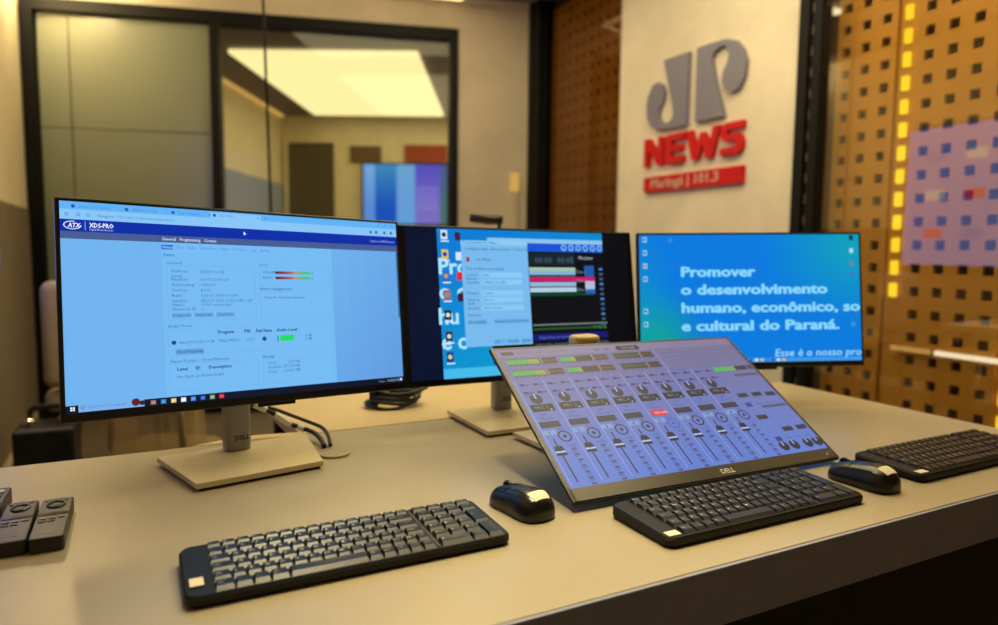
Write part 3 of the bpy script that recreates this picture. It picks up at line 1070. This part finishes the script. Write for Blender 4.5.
def key_mesh(w, d):
    k = (round(w, 5), round(d, 5))
    if k not in KEYMESH:
        w, d = w - .0012, d - .0014
        H = .0040
        sx, sf, sb = .0016, .0064, .0008
        low = [(-w / 2, -d / 2, 0), (w / 2, -d / 2, 0), (w / 2, d / 2, 0), (-w / 2, d / 2, 0)]
        mid = [(-w / 2 + .0003, -d / 2 + .0003, H * .10), (w / 2 - .0003, -d / 2 + .0003, H * .10), (w / 2 - .0003, d / 2 - .0002, H * .10), (-w / 2 + .0003, d / 2 - .0002, H * .10)]
        hi = [(-w / 2 + sx, -d / 2 + sf, H), (w / 2 - sx, -d / 2 + sf, H), (w / 2 - sx, d / 2 - sb, H + .0006), (-w / 2 + sx, d / 2 - sb, H + .0006)]
        dish = [(0, .0008, H - .0004)]
        vs_ = low + mid + hi + dish
        fs = []
        for a in (0, 4):
            for i in range(4):
                fs.append((a + i, a + (i + 1) % 4, a + 4 + (i + 1) % 4, a + 4 + i))
        for i in range(4):
            fs.append((8 + i, 8 + (i + 1) % 4, 12))
        me = bpy.data.meshes.new('key')
        me.from_pydata(vs_, [], fs)
        me.materials.append(M_KEY)
        KEYMESH[k] = me
    return KEYMESH[k]


def keyboard(u, v, ang, label, sticker):
    """u, v: front left corner in the room frame"""
    root = empty('keyboard', P(u, v, .0004), ang, label, 'keyboard', 'black keyboards on the desk')
    pts = rrect(0, KW, 0, KD, .013, 5)
    bm = bmesh.new()
    lo = [bm.verts.new((x, y, .0)) for x, y in rrect(.003, KW - .003, .003, KD - .003, .012, 5)]
    a = [bm.verts.new((x, y, .004)) for x, y in pts]
    b = [bm.verts.new((x, y, kz(y) - .003)) for x, y in pts]
    c = [bm.verts.new((x, y, kz(y))) for x, y in rrect(.0025, KW - .0025, .0025, KD - .002, .0115, 5)]
    n = len(pts)
    for A, B in ((lo, a), (a, b), (b, c)):
        for i in range(n):
            bm.faces.new((A[i], A[(i + 1) % n], B[(i + 1) % n], B[i]))
    bm.faces.new(lo[::-1])
    bm.faces.new(c)
    body = from_bm('body', bm, M_KBODY, root)
    # raised rim strips: left strip seam and the pale divider before the number pad
    sl = (kz(KD) - kz(0)) / KD
    for xx, ww, mt in ((.0272, .0010, M_FOOT), (.2715, .0016, M_REMB)):
        raw('divider', [(xx, .006, kz(.006) + .0006), (xx + ww, .006, kz(.006) + .0006), (xx + ww, KD - .004, kz(KD - .004) + .0006), (xx, KD - .004, kz(KD - .004) + .0006),
                        (xx, .006, kz(.006) - .001), (xx + ww, .006, kz(.006) - .001), (xx + ww, KD - .004, kz(KD - .004) - .001), (xx, KD - .004, kz(KD - .004) - .001)],
            [(0, 1, 2, 3), (0, 4, 5, 1), (1, 5, 6, 2), (2, 6, 7, 3), (3, 7, 4, 0)], mt, body)
    tl = Matrix.Rotation(math.atan(sl), 4, 'X')
    for (x, w, y, d, t) in KEYS:
        o = bpy.data.objects.new('key', key_mesh(w, d))
        COL.objects.link(o)
        o.parent = root
        o.matrix_local = Matrix.Translation((x + w / 2, y + d / 2, kz(y + d / 2) - .0006)) @ tl
    # printed legends
    vs_, fs = [], []
    for (x, w, y, d, t) in KEYS:
        if not t:
            continue
        size = .0062 if len(t) == 1 else .0034
        g_, f_ = text_geo(t, size, .012, 0., 1)
        bx = len(vs_)
        for a_, b_ in g_:
            yy = y + d * .56 + b_ * .8
            vs_.append((x + .0032 + a_, yy, kz(yy) + .0042))
        fs += [tuple(i + bx for i in f) for f in f_]
    tag(raw('key_legends', vs_, fs, M_LEGEND, body), kind='stuff')
    sx, sy, sw, sd = sticker
    st = box('sticker', (sx + sw / 2, sy + sd / 2, kz(sy + sd / 2) + .0003), (sw, sd, .0005), M_STICK, root, None)
    st.rotation_euler = (math.atan(sl), 0, 0)
    st['label'] = 'small cream paper sticker'
    return root


keyboard(.0290, .722, ANG, 'nearest keyboard, below the status page monitor, pale square sticker at its left end', (.0062, .022, .0135, .0175))
keyboard(.5560, .624, ANG, 'keyboard right in front of the leaning touch monitor', (.0060, .0075, .019, .012))
keyboard(1.0790, .640, ANG + R(.3), 'keyboard at the right edge of the desk, partly out of the picture', (.0060, .0075, .022, .011))


# ------------------------------------------------------------------ mice
def mouse(x, y, heading, label):
    """heading: direction of the buttons"""
    root = empty('mouse', (x, y, Z0 + .0004), heading - R(90), label, 'mouse', 'black mice on the desk')
    L, NS, NT = .106, 22, 18

    def sec(t):                 # t 0 = back, 1 = front
        y_ = -L / 2 + L * t
        e = math.sqrt(max(0., 1 - (2 * t - 1) ** 4)) if 0 < t < 1 else 0.
        hw = (.0305 - .003 * math.sin(math.pi * t) ** 2) * (e ** .8)
        hh = (.0345 - .018 * max(0, t - .30) ** 1.15 - .010 * max(0, .30 - t)) * (e ** .55)
        return y_, hw, hh

    def pt(t, th, off=0.):
        y_, hw, hh = sec(t)
        c_, s_ = math.cos(th), math.sin(th)
        px = (hw + off) * math.copysign(abs(c_) ** .72, c_)
        pz = .002 + (hh + off) * abs(s_) ** .80
        return (px, y_, pz)
    ts = [.004 + .992 * (0.5 - .5 * math.cos(math.pi * i / NS)) for i in range(NS + 1)]
    bm = bmesh.new()
    rings = []
    for t in ts:
        rings.append([bm.verts.new(pt(t, math.pi * k / NT)) for k in range(NT + 1)])
    for i in range(NS):
        for k in range(NT):
            bm.faces.new((rings[i][k], rings[i][k + 1], rings[i + 1][k + 1], rings[i + 1][k]))
    for i in range(NS):
        bm.faces.new((rings[i][0], rings[i + 1][0], rings[i + 1][NT], rings[i][NT]))
    bm.faces.new(rings[0])
    bm.faces.new(rings[-1])
    body = from_bm('shell', bm, M_MOUSE, root, None, True)

    def patch(name, t0, t1, a0, a1, off, mt, par, n=8, mm=10):
        vs_, fs = [], []
        for i in range(n + 1):
            for k in range(mm + 1):
                vs_.append(pt(t0 + (t1 - t0) * i / n, a0 + (a1 - a0) * k / mm, off))
        for i in range(n):
            for k in range(mm):
                q = i * (mm + 1) + k
                fs.append((q, q + 1, q + mm + 2, q + mm + 1))
        return raw(name, vs_, fs, mt, par, None, True)
    patch('palm_cover', .10, .60, R(50), R(130), .0006, M_MTOP, root)
    patch('button', .62, .96, R(50), R(87), .0006, M_MOUSE, root)
    patch('button', .62, .96, R(93), R(130), .0006, M_MOUSE, root)
    st = patch('sticker', .075, .225, R(66), R(112), .0012, M_STICK, root, 5, 8)
    st['label'] = 'small white paper sticker'
    # scroll wheel
    y_, hw, hh = sec(.80)
    tube('scroll_wheel', [(0, y_ + .008 * math.cos(2 * math.pi * k / 18), .002 + hh - .0045 + .008 * math.sin(2 * math.pi * k / 18)) for k in range(18)], .0028, M_RUB, root, None, 8, True)
    return root


mouse(.034, .936, R(126), 'mouse between the nearest keyboard and the leaning touch monitor')
mouse(.572, 1.062, R(120), 'mouse between two keyboards right of the leaning touch monitor')


# ------------------------------------------------------------------ remotes
def remote(u, v, ang, w, l, h, label, slim=True):
    root = empty('remote_control', P(u, v, .0004), ang, label, 'remote control', 'remote controls at the left edge')
    body = prism('body', rrect(-w / 2, w / 2, -l / 2, l / 2, .005, 4), 0, h, M_REM, root, None, .0016, 2)
    z = h
    if slim:
        n = 20
        ring = []
        bm = bmesh.new()
        tube_bm(bm, [(.0095 * math.cos(2 * math.pi * k / n), l * .30 + .0125 * math.sin(2 * math.pi * k / n), z + .0004) for k in range(n)], .0018, 6, True)
        from_bm('direction_ring', bm, M_REMG, root, None, True)
        prism('centre_button', [(.0045 * math.cos(2 * math.pi * k / 14), l * .30 + .006 * math.sin(2 * math.pi * k / 14)) for k in range(14)], z - .0003, z + .0012, M_REM, root)
        prism('gloss_band', rrect(-w * .46, w * .46, l * .04, l * .10, .002, 3), z - .0003, z + .0008, M_REMG, root)
        for k in range(3):
            prism('button', rrect(-w * .40 + k * w * .29, -w * .40 + k * w * .29 + w * .22, -l * .055, -l * .015, .0012, 2), z - .0003, z + .0011, M_REMB, root)
        for k in range(2):
            prism('button', rrect(-w * .40 + k * w * .62, -w * .40 + k * w * .62 + w * .14, l * .42, l * .45, .001, 2), z - .0003, z + .0011, M_REMB, root)
        for k in range(2):
            prism('button', rrect(-w * .40 + k * w * .29, -w * .40 + k * w * .29 + w * .22, -l * .125, -l * .085, .0012, 2), z - .0003, z + .0009, M_REM, root)
        box('name_strip', (0, -l * .38, z + .0001), (w * .42, .0022, .0005), M_REMB, root)
    else:
        for j in range(8):
            for k in range(3):
                x = -w * .36 + k * w * .27
                y = l * .40 - j * l * .095
                prism('button', rrect(x, x + w * .19, y - .0045, y + .0045, .0016, 2), z - .0003, z + .0016, M_WHITE if j == 0 else M_REMB, root)
        prism('button', rrect(-w * .3, w * .3, -l * .44, -l * .39, .002, 2), z - .0003, z + .0012, M_REMG, root)
    return root


remote(-.107, 1.013, ANG, .036, .146, .018, 'slim black remote at the left edge, nearest to the monitor foot')
remote(-.146, 1.017, ANG + R(1.0), .036, .146, .018, 'slim black remote lying between the two other remotes')
remote(-.192, 1.052, ANG - R(1.), .046, .20, .022, 'long black remote with many small buttons, cut by the left picture edge', False)


# ------------------------------------------------------------------ cables and things on the tables
def wp3(u, v, z):
    return P(u, v, z)


c1 = [P(.150, 1.325, .080), P(.173, 1.33, .073), P(.194, 1.33, .062), P(.217, 1.33, .047), P(.243, 1.325, .028), P(.264, 1.31, .020), P(.279, 1.285, .016), P(.285, 1.255, .010), P(.285, 1.23, .004)]
c2 = [P(.150, 1.315, .068), P(.18, 1.335, .066), P(.215, 1.34, .056), P(.25, 1.335, .040), P(.278, 1.315, .029), P(.294, 1.285, .024), P(.298, 1.255, .016), P(.296, 1.23, .004)]
root = empty('cable_bundle', c1[-1], 0, 'two black cables with highlights built as white bands behind the left monitor foot', 'cable')
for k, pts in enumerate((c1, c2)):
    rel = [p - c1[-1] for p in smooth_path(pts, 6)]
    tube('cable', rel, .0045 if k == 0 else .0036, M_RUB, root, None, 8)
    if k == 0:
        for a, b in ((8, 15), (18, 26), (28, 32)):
            tube('highlight_band', rel[a:b], .0064, M_WHITE, root, None, 10)  # white sleeves stand for highlights on the black cable

coil = empty('coiled_cable', P(.513, 1.505, .0005), ANG, 'loose coil of black cable on the cream side table', 'cable')
for k in range(5):
    pts = []
    ph = random.random() * 6
    rx, ry = .052 + .008 * random.random(), .040 + .007 * random.random()
    for j in range(28):
        a = 2 * math.pi * j / 28
        pts.append((.008 * (k - 2) + rx * math.cos(a), ry * math.sin(a), .006 + .0075 * k + .004 * math.sin(2 * a + ph)))
    tube('loop', pts, .0042, M_RUB, coil, None, 8, True)
box('plug', (.035, -.02, .048), (.034, .022, .016), M_CHROME, coil, None, .003)
box('tie', (-.052, 0, .023), (.018, .014, .044), M_FOOT, coil, None, .003)

# microphone on a desk stand, seen above the middle monitor
mic = empty('microphone', P(1.03, 2.00, .0005), ANG, 'black microphone on a thin stand before the plaster pillar', 'microphone')
prism('base', [(.05 * math.cos(2 * math.pi * k / 24), .05 * math.sin(2 * math.pi * k / 24)) for k in range(24)], 0, .012, M_BLACKM, mic, None, .003)


# ------------------------------------------------------------------ furniture behind the desk
def acrylic_chair(x, y, rz):
    root = empty('acrylic_chair', (x, y, .0005), rz, 'clear acrylic chair behind the desk, below the left monitor', 'chair')
    # curved back sheet: thin closed shell
    def shell(name, ang0, ang1, r, z0, z1, th, lean, mt, n=14):
        vs_, fs = [], []
        for i in range(n + 1):
            a = ang0 + (ang1 - ang0) * i / n
            for (rr, z) in ((r, z0), (r + th, z0), (r + th + lean, z1), (r + lean, z1)):
                vs_.append((rr * math.sin(a), -rr * math.cos(a) * .8, z))
        for i in range(n):
            for k in range(4):
                fs.append((i * 4 + k, i * 4 + (k + 1) % 4, (i + 1) * 4 + (k + 1) % 4, (i + 1) * 4 + k))
        fs += [(0, 1, 2, 3), (n * 4 + 3, n * 4 + 2, n * 4 + 1, n * 4)]
        return raw(name, vs_, fs, mt, root, None, False)
    shell('backrest', R(-62), R(62), .145, .42, .86, .010, -.02, M_ACRYL)
    for s in (-1, 1):
        shell('armrest', R(62) * s, R(118) * s, .145, .42, .66, .010, -.01, M_ACRYL, 8)
    prism('seat', rrect(-.145, .145, -.115, .16, .06, 6), .42, .445, M_ACRYL, root)
    for sx in (-1, 1):
        for sy in (-1, 1):
            tube('leg', [(sx * .115, sy * .10, .42), (sx * .15, sy * .15, 0.)], [.018, .012], M_ACRYL, root, None, 8)
    for s in (-1, 1):
        tube('edge_rib', [(s * .137, -.062, .43), (s * .112, -.055, .86)], .009, M_BEIGE, root, None, 8)
    return root


acrylic_chair(-1.12, 2.26, R(-12))


def beige_chair(x, y, rz):
    root = empty('upholstered_chair', (x, y, .0005), rz, 'beige upholstered chair by the left wall, mostly behind the left monitor', 'chair')
    box('seat', (0, .02, .46), (.46, .46, .10), M_BEIGE, root, None, .04, 4, True)
    bm = bmesh.new()
    add_box(bm, (0, -.21, .74), (.44, .09, .44), .042, 5)
    from_bm('backrest', bm, M_BEIGE, root, None, True)
    for sx in (-1, 1):
        for sy in (-1, 1):
            tube('leg', [(sx * .18, sy * .17, .42), (sx * .20, sy * .20, 0)], [.018, .012], M_BLACKM, root, None, 8)
    return root


beige_chair(-1.73, 3.10, R(20))

case = empty('equipment_case', (-1.66, 2.52, .0005), R(25), 'black equipment case on the floor at the left edge', 'case')
box('body', (0, 0, .235), (.19, .20, .43), M_RUB, case, None, .012)
for s in (-1, 1):
    prism('knob', [(s * .055 + .024 * math.cos(2 * math.pi * k / 16), .024 * math.sin(2 * math.pi * k / 16)) for k in range(16)], .45, .475, M_CHROME, case, None, .006)
tube('handle', smooth_path([(-.06, .05, .45), (-.05, .05, .50), (.05, .05, .50), (.06, .05, .45)], 5), .010, M_RUB, case, None, 8)
for sx in (-1, 1):
    for sy in (-1, 1):
        box('foot', (sx * .07, sy * .07, .010), (.04, .04, .02), M_FOOT, case)

# thin rod hanging from the ceiling in front of the glass
rod = empty('hanging_rod', (-1.05, 3.2, CEIL + Z0), 0, 'thin dark rod hanging from the ceiling before the glass', 'rod')
tube('rod', [(-.02, 0, -.012), (.012, 0, -1.75)], .006, M_BLACKM, rod, None, 8)
prism('ceiling_plate', [(-.02 + .04 * math.cos(2 * math.pi * k / 20), .04 * math.sin(2 * math.pi * k / 20)) for k in range(20)], -.014, -.0005, M_BLACKM, rod)

# ------------------------------------------------------------------ right-hand wall: gold sheets, lights, logo panel
PIT, PZ, HOLE = .0845, .0862, .035


def gold_sheet(v_left, ncol, nrow, z_top, u, label, pit=PIT, hole=HOLE, name='perforated_sheet'):
    """sheet with real square holes; v_left = left edge as seen (larger v)"""
    w, h = ncol * pit, nrow * PZ
    mm = wallframe(u, v_left, z_top - h)
    bm = bmesh.new()
    th = .012
    vc = {}

    def V(x, y, z):
        k = (round(x, 5), round(y, 5), round(z, 5))
        if k not in vc:
            vc[k] = bm.verts.new((x, y, z))
        return vc[k]
    for i in range(ncol):
        for j in range(nrow):
            x0, x1, y0, y1 = i * pit, (i + 1) * pit, j * PZ, (j + 1) * PZ
            a0, a1 = (x0 + x1) / 2 - hole / 2, (x0 + x1) / 2 + hole / 2
            b0, b1 = (y0 + y1) / 2 - hole / 2, (y0 + y1) / 2 + hole / 2
            O_ = [(x0, y0), (x1, y0), (x1, y1), (x0, y1)]
            I_ = [(a0, b0), (a1, b0), (a1, b1), (a0, b1)]
            for k in range(4):
                n_ = (k + 1) % 4
                bm.faces.new((V(*O_[k], th), V(*O_[n_], th), V(*I_[n_], th), V(*I_[k], th)))
                bm.faces.new((V(*I_[k], th), V(*I_[n_], th), V(*I_[n_], 0), V(*I_[k], 0)))
                bm.faces.new((V(*O_[k], 0), V(*I_[k], 0), V(*I_[n_], 0), V(*O_[n_], 0)))
    for pts in ([(0, 0), (w, 0)], [(w, 0), (w, h)], [(w, h), (0, h)], [(0, h), (0, 0)]):
        (xa, ya), (xb, yb) = pts
        n_ = ncol if ya == yb else nrow
        for k in range(n_):
            p = (xa + (xb - xa) * k / n_, ya + (yb - ya) * k / n_)
            q = (xa + (xb - xa) * (k + 1) / n_, ya + (yb - ya) * (k + 1) / n_)
            bm.faces.new((V(*p, 0), V(*q, 0), V(*q, th), V(*p, th)))
    o = from_bm(name, bm, M_GOLD, None, mm)
    tag(o, label, 'panel', 'perforated gold wall sheets')
    return o


ZT = 1.2516 + PZ / 2 + PZ * 9          # grid aligned to the hole rows
NR = int((ZT + Z0 - .02) / PZ)
ZT = 1.2516 + PZ / 2 + PZ * 8
NR = int((ZT + Z0 - .005) / PZ)
UG = 2.585
gold_sheet(1.69 + PIT * 3.5, 3, NR, ZT, UG, 'narrow gold perforated sheet between the black post and the row of yellow lights')
gold_sheet(1.69 - PIT * .5, 4, NR, ZT, UG, 'gold perforated sheet right of the row of yellow lights')
gold_sheet(1.69 - PIT * 5.5 + .012, 6, NR, ZT, UG, 'gold perforated sheet at the right picture edge')
gold_sheet(4.30, 11, NR, ZT, UG, 'dim gold perforated sheet left of the sign panel', .0845, .030)


def led_column(vc, z_hi, z_lo, label):
    root = empty('led_strip', P(UG, vc, -Z0 + .001), ANG, label, 'light', 'yellow light strips in the gold wall')
    z = 1.2516
    while z + PZ < z_hi:
        z += PZ
    H = ZT + Z0 - .002
    box('channel', (0.006, 0, H / 2), (.010, PIT * .92, H), M_GOLD, root)
    while z > z_lo:
        box('light_segment', (-.008, 0, z + Z0), (.018, .026, .054), M_LED, root, None, .004)
        z -= PZ


led_column(1.69, 1.40, .17, 'column of glowing yellow dashes in the gold wall, left of the reflected screen')
led_column(1.69 - PIT * 5 + .012, .02, -.30, 'short column of yellow dashes low at the right picture edge')
# glowing bars standing for a bright line reflected in the pane
for v0, v1, mt, lab in ((1.672, 1.522, M_BARY, 'short dim yellow glowing bar standing for a reflection low on the gold wall'), (1.505, .95, M_BAR, 'bright white glowing bar standing for a reflection low on the gold wall')):
    root = empty('reflection_bar', P(UG - .0145, (v0 + v1) / 2, .0), ANG, lab, 'light', 'glowing bars standing for reflections on the gold wall')
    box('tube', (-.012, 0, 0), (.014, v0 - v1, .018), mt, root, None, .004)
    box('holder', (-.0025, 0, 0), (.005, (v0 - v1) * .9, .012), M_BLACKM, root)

# glazing before the gold sheets: black posts and panes
win2 = empty('window_2', P(2.52, 2.08, -Z0), ANG, 'black framed glass before the gold wall', 'window')
win2['kind'] = 'structure'
bpy.context.view_layer.update()


def rbox(name, v0, v1, z0, z1, u0, u1, mt, parent, bevel=0.):
    mm = Matrix.Translation(P((u0 + u1) / 2, (v0 + v1) / 2, (z0 + z1) / 2)) @ RZ
    if parent is not None:
        mm = parent.matrix_world.inverted() @ mm
    return box(name, (0, 0, 0), (u1 - u0, abs(v1 - v0), z1 - z0), mt, parent, mm, bevel)


rbox('post', 1.985, 2.022, -Z0, CEIL - .005, 2.47, 2.52, M_BLACKM, win2)
rbox('post', 2.048, 2.096, -Z0, CEIL - .005, 2.47, 2.52, M_BLACKM, win2)
rbox('post', 4.22, 4.27, -Z0, CEIL - .005, 2.46, 2.57, M_BLACKM, win2)
rbox('post', 4.29, 4.385, -Z0, CEIL - .005, 2.46, 2.57, M_BLACKM, win2)
rbox('post_strip', 2.022, 2.048, -Z0, CEIL - .005, 2.49, 2.52, M_RUB, win2)
z = -.30
while z < 1.5:
    rbox('strip_slot', 2.027, 2.043, z, z + .035, 2.486, 2.49, M_REMB, win2)
    z += .0862
rbox('pane', .55, 1.985, -Z0 + .005, CEIL - .006, 2.500, 2.506, M_PANE2, win2)
rbox('pane', 3.36, 4.22, -Z0 + .005, CEIL - .006, 2.535, 2.541, M_PANE3, win2)

# pale panel with the station sign
lp = box('sign_panel', (0, 0, 0), (.05, 1.255, CEIL + Z0 - .01), M_CONC2, None, Matrix.Translation(P(2.530, 2.732, (CEIL - Z0) / 2)) @ RZ, .002)
tag(lp, 'pale plaster panel that carries the station sign', 'panel')

sign = empty('station_sign', P(2.504, 2.75, .67), ANG, 'grey JP emblem over red NEWS letters on the pale panel', 'sign')
bpy.context.view_layer.update()
SI = sign.matrix_world.inverted()


def sign_poly(name, pts, depth, mt, parent, dz=0.):
    """pts in (x to the right from v = 3.16, z)"""
    mm = SI @ wallframe(2.504 - dz, 3.16, 0)
    if parent is not sign:
        mm = parent.matrix_local.inverted() @ mm
    return prism(name, pts, 0, depth, mt, parent, mm, .0)


J = [(.204, 1.354), (.245, 1.224), (.281, 1.119), (.290, 1.072), (.282, 1.042), (.251, 1.027), (.213, 1.030), (.174, 1.059), (.172, 1.096), (.201, 1.142),
     (.213, 1.185), (.197, 1.229), (.161, 1.250), (.118, 1.240), (.084, 1.190), (.072, 1.136), (.082, 1.069), (.121, 1.021), (.180, .999), (.277, .995), (.389, .993),
     (.390, 1.169), (.392, 1.354)]
Pl = [(.451, 1.357), (.558, 1.357), (.648, 1.352), (.704, 1.330), (.749, 1.281), (.771, 1.221), (.761, 1.153), (.732, 1.111), (.684, 1.099), (.644, 1.120),
      (.623, 1.161), (.629, 1.205), (.654, 1.239), (.663, 1.277), (.650, 1.313), (.622, 1.328), (.583, 1.321), (.555, 1.294), (.558, 1.253), (.592, 1.138), (.645, .998), (.451, .999)]
sign_poly('emblem_letter', J, .022, M_LOGO, sign)
sign_poly('emblem_letter', Pl, .022, M_LOGO, sign)
B, T, S = .812, .962, .034
N_ = [(.066, B), (.066, T), (.108, T), (.180, B + .062), (.180, T), (.216, T), (.216, B), (.178, B), (.102, T - .062), (.102, B)]
E_ = [(.246, B), (.246, T), (.378, T), (.378, T - S), (.284, T - S), (.284, B + .093), (.368, B + .093), (.368, B + .06), (.284, B + .06), (.284, B + S), (.378, B + S), (.378, B)]
W_ = [(.392, T), (.434, T), (.466, B + .058), (.494, T - .02), (.524, T - .02), (.556, B + .058), (.580, T), (.622, T), (.578, B), (.536, B), (.509, B + .078), (.482, B), (.438, B)]
S_ = [(.630, B), (.740, B), (.766, B + .018), (.772, B + .052), (.762, B + .082), (.735, B + .096), (.678, B + .096), (.670, B + .106), (.678, T - S), (.770, T - S), (.770, T),
      (.662, T), (.638, T - .014), (.630, T - .042), (.636, B + .080), (.660, B + .063), (.720, B + .063), (.732, B + .050), (.722, B + S), (.630, B + S)]
for nm in (N_, E_, W_, S_):
    sign_poly('news_letter', nm, .024, M_RED, sign)
ban = sign_poly('banner', [(.066, .676), (.776, .676), (.776, .756), (.066, .756)], .020, M_RED, sign)
v_, f_ = text_geo('Maringá | 101.3', .066, .03, 0., 2)
mx = max(a for a, b in v_)
raw('banner_lettering', [(.125 + a * .50 / mx, .697 + b, .0204) for a, b in v_], f_, M_SIGNW, ban)

# wall screen on the left wall (its picture is mirrored by the glass before the gold wall)
tv = empty('wall_screen', P(-.60, 2.62, .80), ANG, 'large wall screen on the left wall, only its dark edge in view', 'screen')
box('housing', (.055, 0, 0), (.05, 1.92, 1.10), M_BEZEL, tv, None, .004)
box('wall_mount', (.0155, 0, 0), (.028, .5, .4), M_BLACKM, tv)
ts = Screen(1.88, 1.06)
ts.grad(0, 0, 1920, 1080, lambda x, y: mixc((135, 175, 255), (160, 165, 255), x / 1920), 12, 6, 0)
for k in range(6):
    for j in range(3):
        ts.rect(110 + k * 300, 190 + j * 300, 260 + k * 300, 270 + j * 300, ((255, 60, 140), (255, 255, 255), (60, 140, 255))[(k + j * 2) % 3], 2)
scr = ts.build('screen', tv, Matrix.Translation((.0805, 0, -.53)) @ Matrix.Rotation(R(90), 4, 'Z'))

# wall fittings on the pillar
lampw = empty('wall_light', G(3.10, .56, -.021), GA, 'slim wall light with glowing cream top on the plaster pillar', 'light')
box('body', (0, -.012, -.02), (.05, .022, .42), M_CONC, lampw, None, .005)
box('glow_cap', (0, -.014, .265), (.062, .026, .13), M_BARY, lampw, None, .006)

# boom of the microphone
mb = mic
tube('stem', [(0, 0, .012), (0, 0, .40)], .007, M_BLACKM, mic, None, 8)
bm = bmesh.new()
tube_bm(bm, [(.0, 0, .40), (.0, .0, .44), (-.03, .015, .452)], .007, 8)
from_bm('gooseneck', bm, M_BLACKM, mic, None, True)
tube('capsule', [(.01, -.005, .452), (-.03, .015, .452), (-.085, .042, .458)], [.013, .016, .013], M_RUB, mic, None, 12)

# fittings of the made-up room, standing for reflections in the glass
tv2 = empty('television', (-1.23, 9.205, 1.05 + Z0), 0, 'bright blue and purple television beyond the glass, standing for a reflection in it', 'television')
box('housing', (0, -.03, 0), (1.12, .06, .80), M_BEZEL, tv2, None, .004)
t2 = Screen(1.08, .76)
for x0, x1, c0, c1_ in ((0, 260, (120, 170, 225), (90, 140, 220)), (260, 760, (60, 140, 190), (10, 80, 190)), (760, 1180, (110, 165, 215), (100, 160, 225)), (1180, 1760, (84, 74, 196), (120, 110, 200)), (1760, 1920, (70, 90, 150), (70, 110, 110))):
    t2.grad(x0, 0, x1, 1080, lambda x, y, a=c0, b=c1_: mixc(a, b, y / 800), 1, 8, 0)
for k in range(5):
    t2.rect(1230, 420 + k * 90, 1700, 440 + k * 90, (150, 140, 220), 2)
t2.build('screen', tv2, Matrix.Translation((0, -.0605, -.38)))
bb = box('wall_board', (-1.75, 9.19, 1.56 + Z0), (.40, .025, .21), M_BROWN)
tag(bb, 'brown board above the blue television, standing for a reflection', 'board', 'boards on the far wall')
rb = box('wall_board', (-.97, 9.19, 1.575 + Z0), (.55, .025, .22), M_REDBR)
tag(rb, 'red-brown board above the purple side of the television, standing for a reflection', 'board', 'boards on the far wall')
